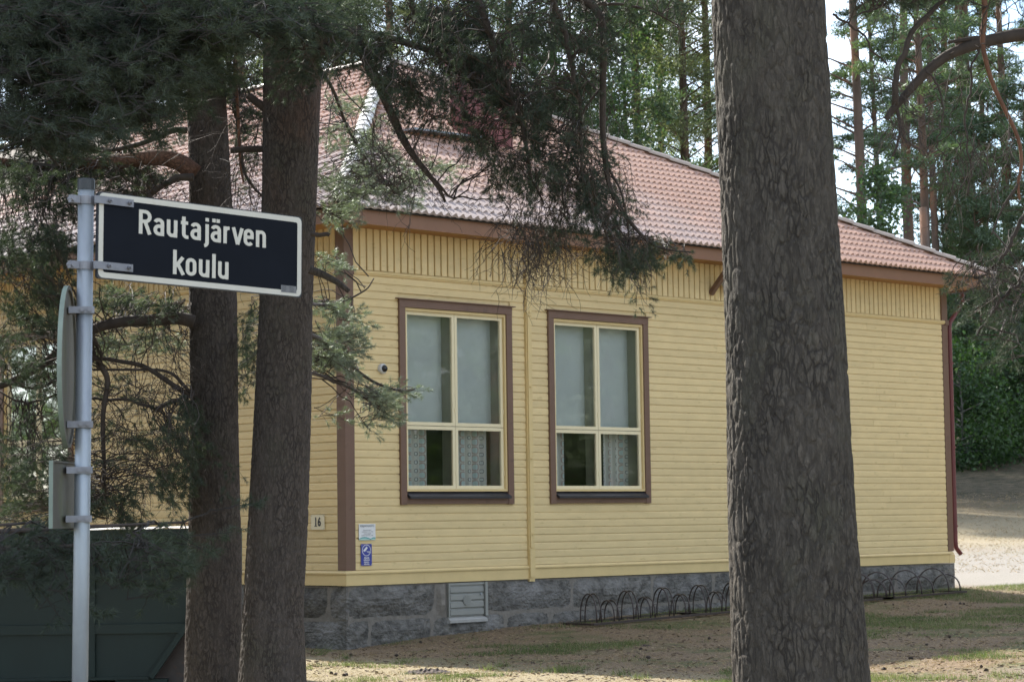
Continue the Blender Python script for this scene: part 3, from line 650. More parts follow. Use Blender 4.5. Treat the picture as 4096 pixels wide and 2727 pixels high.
# gutter and downpipe on the far right side
gp = []
for k in range(7): th = PI*k/6; gp.append((math.cos(th)*.06, -math.sin(th)*.06))
v = [(L+OV+.065+a, yy, 4.66+c) for yy in (-.50, DEP) for a, c in gp]
part('gutter', MB().add(v, [(i, i+1, 8+i, 7+i) for i in range(6)]+[tuple(range(7)), tuple(range(7, 14))]), 'redpipe')
b = MB(); b.tube([(L+OV+.03, .02, 4.60), (L+OV+.03, .02, 4.34), (L+.12, -.015, 3.98), (L+.095, -.02, 3.86), (L+.095, -.02, .32), (L+.11, -.02, .24), (L+.22, -.03, .14)], .038, 10)
dp = part('downpipe', b, 'redpipe')
for z in (3.3, 1.9, .6): childmesh('pipe_clip', MB().tube([(L+.095, -.02, z-.015), (L+.095, -.02, z+.015)], .05, 10).mesh(), dp, M['redpipe'])

# ------------------------------------------------------------------ lettering
def glyph_mesh(text, font_w, h, bold=0, sx=1.0):
    cu = bpy.data.curves.new('t', 'FONT'); cu.body = text; cu.size = h; cu.extrude = .0006; cu.offset = bold; cu.align_x = 'CENTER'; cu.align_y = 'CENTER'
    cu.resolution_u = 3
    o = bpy.data.objects.new('t', cu); COL.objects.link(o); dg = bpy.context.evaluated_depsgraph_get(); me = bpy.data.meshes.new_from_object(o.evaluated_get(dg))
    bpy.data.objects.remove(o); me.transform(Matrix.Diagonal((sx, 1, 1, 1))); return me
def arc(cx, cy, rx, ry, a0, a1, n=8): return [(cx+rx*math.cos(math.radians(a0+(a1-a0)*i/n)), cy+ry*math.sin(math.radians(a0+(a1-a0)*i/n))) for i in range(n+1)]
XH = 7.0; r_ = 1.95
def G(ch):
    # strokes of a condensed road-sign face; units: cap height 10, x-height 7.2, stroke 1.5; returns strokes, advance
    w = 3.9; x0, x1 = .75, 3.55; m = (x0+x1)/2; rr = (x1-x0)/2; top = 6.55; bot = .72
    bowl = lambda: arc(m, top-rr, rr, rr, 180, 0, 8)
    if ch == 'R': return [[(.8, 0), (.8, 9.25), (2.6, 9.25)]+arc(2.6, 7.25, 1.7, 2.0, 90, -90, 8)+[(.9, 5.25)], [(2.5, 5.2), (4.35, 0)]], 5.7
    if ch == 'u': return [[(x0, 7.2), (x0, bot+rr)]+arc(m, bot+rr, rr, rr, 180, 360, 8)[1:]+[(x1, bot+rr+.01), (x1, 7.2)], [(x1, 3), (x1, 0)]], 5.35
    if ch == 'n': return [[(x0, 0), (x0, top-rr)]+arc(m, top-rr, rr, rr, 180, 0, 8)[1:]+[(x1, 0)], [(x0, 4), (x0, 7.2)]], 5.35
    if ch == 'r': return [[(x0, 0), (x0, top-rr)]+arc(m+.15, top-rr, rr+.15, rr, 180, 80, 6)[1:], [(x0, 4), (x0, 7.2)]], 3.7
    if ch == 'a': return [arc(m, top-1.35, rr, 1.35, 165, 0, 8)+[(x1, 0)], [(x1, 3.95), (m, 3.95)]+arc(m, 2.34, rr, 1.61, 90, 270, 8)+[(x1, .73)]], 5.25
    if ch == 'ä': s, w = G('a'); return s+[[(1.35, 8.3), (1.35, 9.8)], [(3.1, 8.3), (3.1, 9.8)]], w
    if ch == 't': return [[(1.5, 9.2), (1.5, 2.2)]+arc(2.75, 2.0, 1.25, 1.28, 180, 270, 5)+[(3.4, .72)], [(.3, 6.6), (3.2, 6.6)]], 4.1
    if ch == 'j': return [[(1.6, 7.2), (1.6, -.6)]+arc(.35, -.6, 1.25, 1.35, 0, -85, 5), [(1.6, 8.3), (1.6, 9.8)]], 3.0
    if ch == 'v': return [[(.45, 7.2), (2.25, .1)], [(2.25, .1), (4.05, 7.2)]], 4.75
    if ch == 'e': return [[(x0, 3.75), (x1, 3.75), (x1, top-rr)]+arc(m, top-rr, rr, rr, 0, 180, 8)[1:]+[(x0, bot+rr)]+arc(m, bot+rr, rr, rr, 180, 330, 8)[1:]], 5.15
    if ch == 'o': return [[(x1, 3.6), (x1, top-rr)]+arc(m, top-rr, rr, rr, 0, 180, 8)[1:]+[(x0, bot+rr)]+arc(m, bot+rr, rr, rr, 180, 360, 8)[1:]+[(x1, 3.65)]], 5.2
    if ch == 'k': return [[(.75, 0), (.75, 10)], [(3.9, 7.2), (1.2, 3.3)], [(1.9, 4.3), (4.1, 0)]], 4.95
    if ch == 'l': return [[(.75, 0), (.75, 10)]], 2.4
    return [], 3
def ribbon(mb, pts, w, zoff, T):
    pts = [np.array(p, float) for p in pts]; q = [pts[0]]
    for p in pts[1:]:
        if np.linalg.norm(p-q[-1]) > 1e-3: q.append(p)
    pts = q; n = len(pts); vs = []
    for i in range(n):
        if i == 0: t0 = t1 = pts[1]-pts[0]
        elif i == n-1: t0 = t1 = pts[-1]-pts[-2]
        else: t0 = pts[i]-pts[i-1]; t1 = pts[i+1]-pts[i]
        t0 = t0/np.linalg.norm(t0); t1 = t1/np.linalg.norm(t1); n0 = np.array([-t0[1], t0[0]]); n1 = np.array([-t1[1], t1[0]]); mm = n0+n1; mm /= np.linalg.norm(mm)+1e-9; k = min(1/max(mm@n0, .5), 1.6)
        for s in (1, -1): p = pts[i]+mm*s*k*w/2; vs.append(T(p[0], p[1], zoff+i*.00003))
    mb.add(vs, [(2*i, 2*i+1, 2*i+3, 2*i+2) for i in range(n-1)])
def word(mb, text, x, y, unit, T, z0):
    cx = x; k = 0
    for ch in text:
        st, adv = G(ch)
        for s in st: ribbon(mb, [(cx+p[0]*unit*1.0, y+p[1]*unit) for p in s], 1.42*unit, z0+.0002*(k % 5), T); k += 1
        cx += adv*unit
    return cx-x
def wlen(t): return sum(G(c)[1] for c in t)

# ------------------------------------------------------------------ street sign post (leans slightly)
d0 = 9.10; PT = ath(345, 722, d0); PB = ath(313, 2727+560, d0*1.0)
gzz = float(gz(PT[0], PT[1])); tt = (gzz-.05-PT[2])/(PB[2]-PT[2]); PB = PT+(PB-PT)*tt
post = thing('street_sign_post', 'galvanised post carrying a black name plate, seen beside the left pine trunks', 'sign post', (PB[0], PB[1], gzz))
childmesh('pole', MB().tube([PB, PT+(PB-PT)*.012], .0312, 24).mesh(smooth=True), post, M['galv'])
childmesh('pole_cap', MB().tube([PT+(PB-PT)*.0125, PT-(PB-PT)*.0005, PT-(PB-PT)*.002], [.0345, .0345, .031], 24).mesh(), post, M['blackcap'])
def onY(u, v, Y): D = at(u, v, 1)-CP; return CP+D*((Y-CP[1])/D[1])
YS = PT[1]-.048
A = {k: onY(*uv, YS) for k, uv in dict(TL=(396, 766), TR=(1217, 869), BR=(1198, 1191), BL=(385, 1111)).items()}
ex = (A['TR']-A['TL']+A['BR']-A['BL'])/2; SW = np.linalg.norm(ex); ex /= SW; ez = (A['TL']-A['BL']+A['TR']-A['BR'])/2; SH = np.linalg.norm(ez); ez = ez-ex*(ez@ex); ez /= np.linalg.norm(ez); ey = np.cross(ez, ex)
C0 = (A['TL']+A['TR']+A['BR']+A['BL'])/4
if ey[1] > 0: ey = -ey      # towards the camera
def ST(x, y, z): return C0+ex*x+ez*y+ey*z
def rrect(w, h, r, n=5):
    p = []
    for cx, cy, a in ((w/2-r, h/2-r, 0), (-w/2+r, h/2-r, 90), (-w/2+r, -h/2+r, 180), (w/2-r, -h/2+r, 270)): p += arc(cx, cy, r, r, a, a+90, n)
    return p
npl = link('name_plate', None, post); npl.location = Vector(C0)-post.location
def sp(name, mb, mat): return childmesh(name, mb.mesh(), npl, M[mat])
o = rrect(SW, SH, .012); k = len(o); mb = MB(); mb.add([ST(x, y, 0) for x, y in o]+[ST(x, y, -.014) for x, y in o], [tuple(range(k)), tuple(range(k, 2*k))[::-1]]+[(i, k+i, k+(i+1) % k, (i+1) % k) for i in range(k)]); sp('plate_body', mb, 'blackcap')
o1 = rrect(SW-.008, SH-.008, .022); o2 = rrect(SW-.052, SH-.052, .010); mb = MB()
mb.add([ST(x, y, .0012) for x, y in o1]+[ST(x, y, .0012) for x, y in o2], [(i, (i+1) % k, k+(i+1) % k, k+i) for i in range(k)]); sp('white_border', mb, 'signwhite')
mb = MB(); mb.add([ST(x, y, .0008) for x, y in rrect(SW-.050, SH-.050, .010)], [tuple(range(k))]); sp('black_field', mb, 'signblack')
def S2(px, py):   # pixel -> sign coords
    p = onY(px, py, YS); return ((p-C0)@ex, (p-C0)@ez)
lx0, ly0 = S2(553, 934); lx1, _ = S2(1072, 992); un = (lx1-lx0)/wlen('Rautajärven')
_, lyt = S2(562, 838); uh = (lyt-ly0)/10
T1 = lambda x, y, z: ST(lx0+x, ly0+y*uh/un, z)
mb = MB(); word(mb, 'Rautajärven', 0, 0, un, T1, .0020); sp('lettering', mb, 'signwhite')
kx0, ky0 = S2(690, 1096); kx1, _ = S2(923, 1118)
T2 = lambda x, y, z: ST(kx0+x, ky0+y*uh/un, z)
mb = MB(); word(mb, 'koulu', 0, 0, (kx1-kx0)/wlen('koulu'), T2, .0020); sp('lettering', mb, 'signwhite')
mb = MB(); sx0, sy0 = S2(1123, 1168); mb.add([ST(sx0, sy0, .002), ST(sx0+.083, sy0, .002), ST(sx0+.083, sy0+.030, .002), ST(sx0, sy0+.030, .002)], [(0, 1, 2, 3)]); sp('sticker', mb, 'sticker')
mb = MB()
for i in range(5): 
    for j in range(2): mb.add([ST(sx0+.004+j*.04, sy0+.004+i*.005, .0024), ST(sx0+.03+j*.04-.004*(i % 2), sy0+.004+i*.005, .0024), ST(sx0+.03+j*.04-.004*(i % 2), sy0+.0055+i*.005, .0024), ST(sx0+.004+j*.04, sy0+.0055+i*.005, .0024)], [(0, 1, 2, 3)])
sp('sticker_print', mb, 'ink')
def polept(v): t = (v-722)/(3287-722); return ath(345+(313-345)*t, v, d0)
for v in (802, 1063):
    p = polept(v); mb = MB(); ax = (PT-PB)/np.linalg.norm(PT-PB)
    mb.tube([p-ax*.016, p+ax*.016], .0345, 16); mb.bar(p+ex*.0+ey*.058, p+ex*.185+ey*.058, .006, .030, up=ez); mb.bar(p+ex*.02+ey*.02, p+ex*.02+ey*.058, .006, .030, up=ez); mb.bar(p-ex*.075+ey*.0, p-ex*.03, .02, .030, up=ez)
    mb.tube([p-ex*.065+ey*.018, p-ex*.065-ey*.018], .011, 8)
    for s in (.07, .165): mb.tube([p+ex*s+ey*.061, p+ex*s+ey*.069], .009, 6); mb.tube([p+ex*s+ey*.069, p+ex*s+ey*.082], .005, 6)
    childmesh('clamp', mb.mesh(), post, M['clamp'])
# round sign and lower plate seen from behind
fw = (PT-CP)*[1, 1, 0]; fw /= np.linalg.norm(fw); rt = np.array([fw[1], -fw[0], 0]); zz = np.array([.006, 0, 1.])
def backplate(name, vc, ang, outline, off, th, vis):
    a = math.radians(ang); bn = rt*math.cos(a)-fw*math.sin(a); al = rt*math.sin(a)+fw*math.cos(a)
    c = polept(vc)-bn*off; mb = MB(); k = len(outline); f = lambda x, y, z: c+al*x+zz*y+bn*z
    inner = [(x*.93, y*.95) for x, y in outline]
    mb.add([f(x, y, -th) for x, y in outline]+[f(x, y, 0) for x, y in outline]+[f(x, y, 0) for x, y in inner]+[f(x, y, -th*.5) for x, y in inner],
        [tuple(range(k))[::-1]]+[(i, (i+1) % k, k+(i+1) % k, k+i) for i in range(k)]+[(k+i, k+(i+1) % k, 2*k+(i+1) % k, 2*k+i) for i in range(k)]+[(2*k+i, 2*k+(i+1) % k, 3*k+(i+1) % k, 3*k+i) for i in range(k)]+[tuple(range(3*k, 4*k))])
    o = childmesh(name, mb.mesh(), post, M['back'], label=vis); o.data.materials.append(M['rim'])
    for i, p_ in enumerate(o.data.polygons):
        if 1 <= i <= k: p_.material_index = 1
    return o
backplate('round_sign', 1466, 5, arc(0, 0, .318, .318, 0, 354, 60), .055, .018, 'grey back of a round traffic sign with a pale green rim')
backplate('lower_plate', 1978, 15, [(-.21, -.13), (.21, -.13), (.21, .13), (-.21, .13)], .058, .016, 'grey back of a small rectangular plate')
for v in (1242, 1698, 1880, 2074):
    p = polept(v); mb = MB(); ax = (PT-PB)/np.linalg.norm(PT-PB); mb.tube([p-ax*.013, p+ax*.013], .0335, 16)
    mb.bar(p-rt*.062, p+rt*.038, .075, .026, up=ax)
    mb.tube([p-rt*.01-fw*.036, p-rt*.01-fw*.05], .009, 6); mb.tube([p+rt*.018-fw*.036, p+rt*.018-fw*.048], .008, 6)
    childmesh('clamp', mb.mesh(), post, M['clamp'])

# ------------------------------------------------------------------ small things on the wall
def plate(name, label, cat, x0, x1, z0, z1, mat, axis='x', t=.004, o=.030):
    c = ((x0+x1)/2, -o, z0) if axis == 'x' else (-o, (x0+x1)/2, z0)
    th = thing(name, label, cat, c); b = MB()
    if axis == 'x': b.box((x0, -o-t, z0), (x1, -o, z1))
    else: b.box((-o-t, x0, z0), (-o, x1, z1))
    childmesh('plate', b.mesh(), th, M[mat]); return th
def textp(th, name, txt, x, z, h, mat, axis='x', bold=0, sx=1.0, o=.0352):
    me = glyph_mesh(txt, 1, h, bold, sx)
    if axis == 'x': me.transform(Matrix(((1, 0, 0, x), (0, 0, -1, -o-.0012), (0, 1, 0, z), (0, 0, 0, 1))))
    else: me.transform(Matrix(((0, 0, -1, -o-.0012), (-1, 0, 0, x), (0, 1, 0, z), (0, 0, 0, 1))))
    me.materials.clear(); childmesh(name, me, th, M[mat])
t16 = plate('house_number_plate', 'ivory enamel plate reading 16 on the yellow side wall by the corner', 'number plate', .388, .655, .705, .895, 'plate16', 'y')
textp(t16, 'digit', '1', .556, .80, .15, 'ink', 'y', .006, .85); textp(t16, 'digit', '6', .487, .80, .15, 'ink', 'y', .006, .85)
childmesh('serif', MB().box((-.0368, .528, .746), (-.0352, .585, .757)).mesh(), t16, M['ink'])
for y in (.405, .638):
    for z in (.718, .882): childmesh('screw', MB().tube([(-.0345, y, z), (-.037, y, z)], .0045, 6).mesh(), t16, M['clamp'])
tk = plate('notice_board', 'white KIRJASTOAUTO timetable notice with teal waves on the corner of the front wall', 'notice', .180, .456, .565, .770, 'white')
cxk = .318
textp(tk, 'heading', 'KIRJASTOAUTO', cxk, .744, .036, 'greyink', bold=.0009, sx=.93)
for txt, z, h in (('PARILLINEN VIIKKO', .692, .017), ('keskiviikkoisin klo 12.05 - 12.35', .671, .0155), ('PARITON VIIKKO', .646, .017), ('keskiviikkoisin klo 15.45 - 16.00', .625, .0155)): textp(tk, 'text_line', txt, cxk, z, h, 'greyink', sx=.95)
def wave(f0, f1, a, b_, o): 
    n = 16; vs = []
    for i in range(n+1): x = a+(b_-a)*i/n; vs += [(x, -o, f0(x)), (x, -o, f1(x))]
    return MB().add(vs, [(2*i, 2*i+2, 2*i+3, 2*i+1) for i in range(n)])
hump = lambda c, w, h: (lambda x: .568+h*max(0, math.cos((x-c)/w*PI/2)) if abs(x-c) < w else .568)
childmesh('wave_print', wave(lambda x: .567, hump(.275, .13, .038), .182, .405, .0350).mesh(), tk, M['teal']); childmesh('wave_print', wave(lambda x: .567, hump(.265, .11, .022), .182, .37, .0358).mesh(), tk, M['mint'])
childmesh('wave_print', wave(lambda x: .567, hump(.43, .075, .033), .36, .454, .0354).mesh(), tk, M['teal'])
childmesh('wave_print', wave(lambda x: .567, hump(.425, .055, .018), .375, .454, .0362).mesh(), tk, M['mint'])
tb = plate('surveillance_sign', 'blue camera surveillance sign with a white ringed camera symbol below the white notice', 'sign', .212, .392, .245, .518, 'blue')
cxb, czb = .302, .438; mb = MB(); n = 36; ri, ro_ = .066, .074
mb.add([(cxb+r*math.cos(2*PI*i/n), -.0352, czb+r*math.sin(2*PI*i/n)*.98) for r in (ri, ro_) for i in range(n)], [(i, (i+1) % n, n+(i+1) % n, n+i) for i in range(n)]); childmesh('ring', mb.mesh(), tb, M['white'])
mb = MB(); P4 = lambda pts, o: mb.add([(x, -o, z) for x, z in pts], [(0, 1, 2, 3)])
P4([(cxb-.052, czb+.002), (cxb-.030, czb-.020), (cxb+.022, czb+.028), (cxb+.002, czb+.050)], .0352); P4([(cxb-.056, czb-.004), (cxb-.044, czb-.016), (cxb-.034, czb-.008), (cxb-.046, czb+.004)], .0356)
P4([(cxb-.004, czb+.002), (cxb+.004, czb-.004), (cxb+.016, czb-.022), (cxb+.008, czb-.022)], .0356); P4([(cxb+.008, czb-.022), (cxb+.044, czb-.026), (cxb+.044, czb-.018), (cxb+.010, czb-.014)], .0360); P4([(cxb+.040, czb-.036), (cxb+.047, czb-.036), (cxb+.047, czb-.004), (cxb+.040, czb-.006)], .0364)
childmesh('camera_symbol', mb.mesh(), tb, M['white'])
for txt, z in (('Alueella', .344), ('tallentava', .318), ('kamera-', .292), ('valvonta', .266)): textp(tb, 'text_line', txt, cxb, z, .027, 'white', bold=.0009)
for x in (.222, .382):
    for z in (.256, .507): childmesh('screw', MB().tube([(x, -.0345, z), (x, -.037, z)], .004, 6).mesh(), tb, M['white'])
tc_ = thing('dome_camera', 'small grey dome surveillance camera on the front wall left of the window', 'camera', (.60, -.024, 2.75))
mb = MB(); mb.tube([(.60, -.020, 2.75), (.60, -.055, 2.75), (.60, -.075, 2.75)], [.068, .066, .050], 20); childmesh('housing', mb.mesh(smooth=False), tc_, M['camwhite'])
mb = MB(); dr = np.array([0, -1, 0.]); pc = np.array([.60, -.07, 2.75]); mb.tube([pc+dr*.046*math.sin(a) for a in np.linspace(0, 1.5, 7)], [.046*math.cos(a) for a in np.linspace(0, 1.5, 7)], 18); childmesh('dome', mb.mesh(smooth=True), tc_, M['lens'])

# ------------------------------------------------------------------ bike racks
def rack(x0, lean, label, nsl=6):
    t = thing('bike_rack', label, 'bike rack', (x0+.9, -.6, float(gz(x0+.9, -.6))), 'bike racks along the granite base')
    za = float(gz(x0-.3, -.75))+.03; zb = float(gz(x0+2, -.75))+.03
    Zx = lambda x: za+(zb-za)*(x-x0+.3)/2.3
    ca, sa = math.sin(lean), math.cos(lean)
    for yy in (-.95, -.42): childmesh('base_rail', MB().bar((x0-.25, yy, Zx(x0-.25)), (x0+1.98, yy, Zx(x0+1.98)), .045, .03).mesh(), t, M['rack'])
    for xe in (x0-.25, x0+1.98): childmesh('end_rail', MB().bar((xe, -.95, Zx(xe)+.001), (xe, -.42, Zx(xe)+.001), .04, .028).mesh(), t, M['rack'])
    for s in range(nsl):
        tall = s % 2 == 0; xc = x0+s*.365; hgt = .39 if tall else .28; half = .25 if tall else .22; z = Zx(xc); b = MB()
        for off in (-.035, .035):
            P = []
            for i in range(15):
                a = PI*i/14; l = -math.cos(a)*half; P.append((xc+ca*l+off*sa, -.685+sa*l-off*ca, z+math.sin(a)**.75*hgt))
            b.tube(P, .0095, 6)
        for l in (-half*.93, half*.93): b.bar((xc+ca*l-.035*sa, -.685+sa*l+.035*ca, z+.16), (xc+ca*l+.035*sa, -.685+sa*l-.035*ca, z+.16), .008, .008)
        childmesh('wheel_hoop', b.mesh(smooth=True), t, M['rack'])
rack(3.72, math.radians(20), 'leftmost bike rack of paired steel hoops, left of the big pine trunk')
rack(5.95, math.radians(20), 'second bike rack from the left, its end hidden by the big pine trunk')
rack(8.18, math.radians(-22), 'bike rack mostly hidden behind the big pine trunk')
rack(10.13, math.radians(-30), 'rightmost bike rack of wide steel hoops below the right corner of the wall', 6)

# ------------------------------------------------------------------ waste container
rt = np.array([RT[0], RT[1], 0]); rt /= np.linalg.norm(rt); fw = np.array([FW[0], FW[1], 0]); fw /= np.linalg.norm(fw)
dC = 22.6; cT = .745; cB = -.70
def CT(u, z, back=0): # point on the front plane at pixel column u
    p = at(u, 2110, dC); return np.array([p[0], p[1], z])+fw*back
ct = thing('waste_container', 'large dark green steel skip with rusty ribs standing behind the two left pine trunks', 'skip', (CT(300, -.8)[0], CT(300, -.8)[1], -.8))
def cpart(name, mb, mat='container', **k): return childmesh(name, mb.mesh(), ct, M[mat], **k)
uL, uR1, uR0 = -900, 862, 600
mb = MB(); out = [(uL, cB), (uR0, cB), (uR1, cB+.95), (uR1, cT), (uL, cT)]
mb.add([CT(u, z) for u, z in out]+[CT(u, z, 2.2) for u, z in out], [(0, 1, 2, 3, 4)]+[(i, 5+i, 5+(i+1) % 5, (i+1) % 5) for i in (0, 1, 2, 4)]+[(9, 8, 7, 6, 5)]); cpart('hull', mb)
def crail(u0, u1, z0, z1, p=.06): a = CT(u0, z0); mb = MB(); q = [CT(u0, z0), CT(u1, z0), CT(u1, z1), CT(u0, z1)]; mb.add([x-fw*.002 for x in q]+[x-fw*p for x in q], [(4, 5, 6, 7), (0, 4, 7, 3), (1, 2, 6, 5), (3, 7, 6, 2), (0, 1, 5, 4)]); return mb
for z0, z1, u1 in ((cT-.10, cT+.004, uR1+8), (-.62+.10, -.62+.19, 760), (.16, .23, uR1)):
    pass
cpart('top_rail', crail(uL, uR1+8, cT-.085, cT+.003, .07)); cpart('side_rail', crail(uL, 790, -.255, -.165, .05)); cpart('side_rail', crail(370, uR1+4, .16-.52+.62, .16-.44+.62, .04)); cpart('bottom_rail', crail(uL, uR0-4, cB+.001, cB+.03, .04))
for u in (360, -160, -620): cpart('upright_rib', crail(u-23, u+23, cB+.032, cT-.088, .056))
mb = MB(); a = CT(uR0+6, cB+.02)-fw*.03; b2 = CT(uR1+2, cB+.92)-fw*.03; mb.bar(a, b2, .05, .07, up=fw); cpart('end_brace', mb)
mb = MB(); q = [(470, -.85), (870, -.85), (870, .22), (800, .15)]; mb.add([CT(u, z, .15) for u, z in q]+[CT(u, z, 2.0) for u, z in q], [(0, 1, 2, 3), (7, 6, 5, 4), (0, 4, 5, 1), (1, 5, 6, 2), (2, 6, 7, 3), (3, 7, 4, 0)]); cpart('dark_underframe', mb, 'rack')  # dark underframe, added to fill the shaded gap at the end of the skip
mb = MB(); q = []; nn = 60
for i in range(nn+1):
    u = uL+(uR1-60-uL)*i/nn
    for j, (bk, h) in enumerate(((.03, .004), (.35, .018), (1.2, .022), (2.1, .018))):
        p = CT(u, cT+h+.012*noise.noise(Vector((i*.35, j*3, 0)))+(.02 if u > 450 else 0)*abs(noise.noise(Vector((i*.9, j*2, 4)))), bk); q.append(p)
mb.add(q, [(4*i+j, 4*i+4+j, 4*i+5+j, 4*i+1+j) for i in range(nn) for j in range(3)]); cpart('tarpaulin', mb, 'lid')
mb = MB(); mb.bar(CT(250, cT+.05, 1.0), CT(uR1-60, cT+.058, 1.1), .05, .014); cpart('rusty_bar', mb, 'rust')
for u in (100, 560): mb = MB(); mb.box((0, 0, 0), (.001, .001, .001)); mb = MB(); mb.bar(CT(u, -.80, .3), CT(u, -.70, .3), .5, .5, up=fw); cpart('skid', mb)

# ------------------------------------------------------------------ trees
def perp(a):
    r = rng.normal(size=a.shape); r -= a*(r*a).sum(-1, keepdims=True); return r/(np.linalg.norm(r, axis=-1, keepdims=True)+1e-9)
def needles(P, A, K=34, ln=.046, wd=.0016, shoot=.055, spread=(.45, 1.5)):
    P = np.asarray(P, float); A = np.asarray(A, float); A /= np.linalg.norm(A, axis=1)[:, None]; n = len(P)
    Ax = np.repeat(A, K, 0); s = rng.random((n*K, 1)); b = np.repeat(P, K, 0)+Ax*s*shoot
    pr = perp(Ax); th = rng.uniform(*spread, (n*K, 1))*(1.15-.45*s); d = Ax*np.cos(th)+pr*np.sin(th); d[:, 2] -= .05
    w = np.cross(d, rng.normal(size=d.shape)); w /= np.linalg.norm(w, axis=1)[:, None]; l = ln*rng.uniform(.75, 1.2, (n*K, 1))
    return np.stack([b-w*wd, b+w*wd, b+d*l], 1).reshape(-1, 3)
def curvepath(pts, n=40):
    pts = np.array(pts, float); t = np.arange(len(pts)); q = np.linspace(0, len(pts)-1, n)
    from_ = lambda y: np.interp(q, t, y)
    P = np.stack([from_(pts[:, i]) for i in range(pts.shape[1])], 1)
    for _ in range(3): P[1:-1] = P[1:-1]*.5+(P[:-2]+P[2:])*.25
    return P
def wig(P, a):
    P = P.copy(); n = len(P); o = np.cumsum(rng.normal(size=(n, 3))*a, 0); o -= np.outer(np.linspace(0, 1, n), o[-1]); P += o-o[0]*0; return P
class Tree:
    def __init__(s, label, base, group=None, name='pine_tree', cat='tree'):
        s.t = thing(name, label, cat, tuple(base), group); s.tw = MB(); s.tp = []; s.ta = []; s.limbs = []
    def limb(s, pts, r0, r1, mat='twig', name='branch', n=28, wg=.0, sides=10, pathonly=False):
        P = curvepath(pts, n)
        if wg: P = wig(P, wg)
        s.limbs.append(P)
        if not pathonly: childmesh(name, MB().tube(P, np.linspace(r0, r1, n), sides).mesh(smooth=True), s.t, M[mat])
        return P
    def twigline(s, a, b, r0=.006, r1=.002, sag=.0, n=6, wgl=.02, sides=3):
        P = np.linspace(a, b, n); L_ = np.linalg.norm(b-a); P[:, 2] += sag*np.sin(np.linspace(0, PI, n)); P = wig(P, L_*wgl)
        s.tw.tube(P, np.linspace(r0, r1, n), sides, cap=False); return P
    def spray(s, c, size=.35, tufts=9, flat=.5, outd=None, ln=1.0, conn=True, maxc=1.6):
        c = np.array(c)
        if s.limbs:
            A = np.concatenate(s.limbs); d = np.linalg.norm(A-c, axis=1); i = int(np.argmin(d+rng.random(len(d))*.15)); b = A[i]
        else: b = c
        o = c-b; l = np.linalg.norm(o); od = outd if outd is not None else (o/(l+1e-6)); od = np.array(od)+rng.normal(size=3)*.35; od /= np.linalg.norm(od)
        st = c-od*size*.5
        if conn and .05 < l < maxc: s.twigline(b, st, .004+.004*min(l, 1), .0032, sag=.06*l, n=7, wgl=.035)
        main = s.twigline(st, c+od*size*.5, .0035, .0018, n=6, wgl=.03)
        for k in range(tufts):
            f = k/max(tufts-1, 1); p = st+(c+od*size*.5-st)*f**.8
            sd = rng.normal(size=3); sd[2] *= flat; sd = od*.75+sd*.55; sd /= np.linalg.norm(sd); l2 = size*rng.uniform(.15, .45)*(1.1-f*.6)
            if k == tufts-1: sd = od; l2 = .02
            e = p+sd*l2
            if l2 > .05: s.twigline(p, e, .0022, .0015, n=4, wgl=.04)
            s.tp.append(e); s.ta.append(sd+np.array([0, 0, .12]))
    def dangle(s, b, L_, forks=4, r=.003, drop=.85):      # bare drooping twig with side forks
        d = rng.normal(size=3)*.4; d[2] = -drop; d /= np.linalg.norm(d); n = 8; P = [np.array(b)]
        for i in range(n-1): d = d+rng.normal(size=3)*.28; d[2] -= .06; d /= np.linalg.norm(d); P.append(P[-1]+d*L_/n)
        P = np.array(P); s.tw.tube(P, np.linspace(r, r*.45, n), 3, cap=False)
        for _ in range(forks):
            i = rng.integers(1, n-1); q = [P[i]]; dd = P[i+1]-P[i]; dd = dd/np.linalg.norm(dd)+rng.normal(size=3)*.7; dd /= np.linalg.norm(dd)
            for j in range(5): dd = dd+rng.normal(size=3)*.3; dd[2] -= .05; dd /= np.linalg.norm(dd); q.append(q[-1]+dd*L_*.10)
            s.tw.tube(np.array(q), np.linspace(r*.6, r*.35, 6), 3, cap=False)
        return P
    def fill(s, ells, depth, dj, dens, size=.35, tufts=8, outd=None, gate=.12, **k):
        # ells in overview pixels (x, y, rx, ry[, density factor]); seeds at real depth spread
        for e in ells:
            x, y, rx, ry = e[:4]; f = e[4] if len(e) > 4 else 1; n = int(dens*f*rx*ry/1000*PI); 
            for _ in range(n):
                while True:
                    a, b = rng.uniform(-1, 1, 2)
                    if a*a+b*b < 1 and noise.noise(Vector(((x+a*rx)/34, (y+b*ry)/30, depth)))+.6*noise.noise(Vector(((x+a*rx)/13, (y+b*ry)/13, depth+5))) > gate: break
                s.spray(fat(x+a*rx, y+b*ry, depth+rng.normal()*dj), size*rng.uniform(.7, 1.3), tufts, outd=outd, **k)
    def done(s, K=34, ln=.046, wd=.0016, mat='needle', twmat='twig', shoot=.055):
        if s.tw.n and twmat: childmesh('twigs', s.tw.mesh(smooth=False), s.t, M[twmat])
        if s.tp: childmesh('needle_crown', tri_mesh('needle_crown', needles(s.tp, s.ta, K, ln, wd, shoot)), s.t, M[mat])
        s.tp = []; s.ta = []
        if twmat: s.tw = MB()
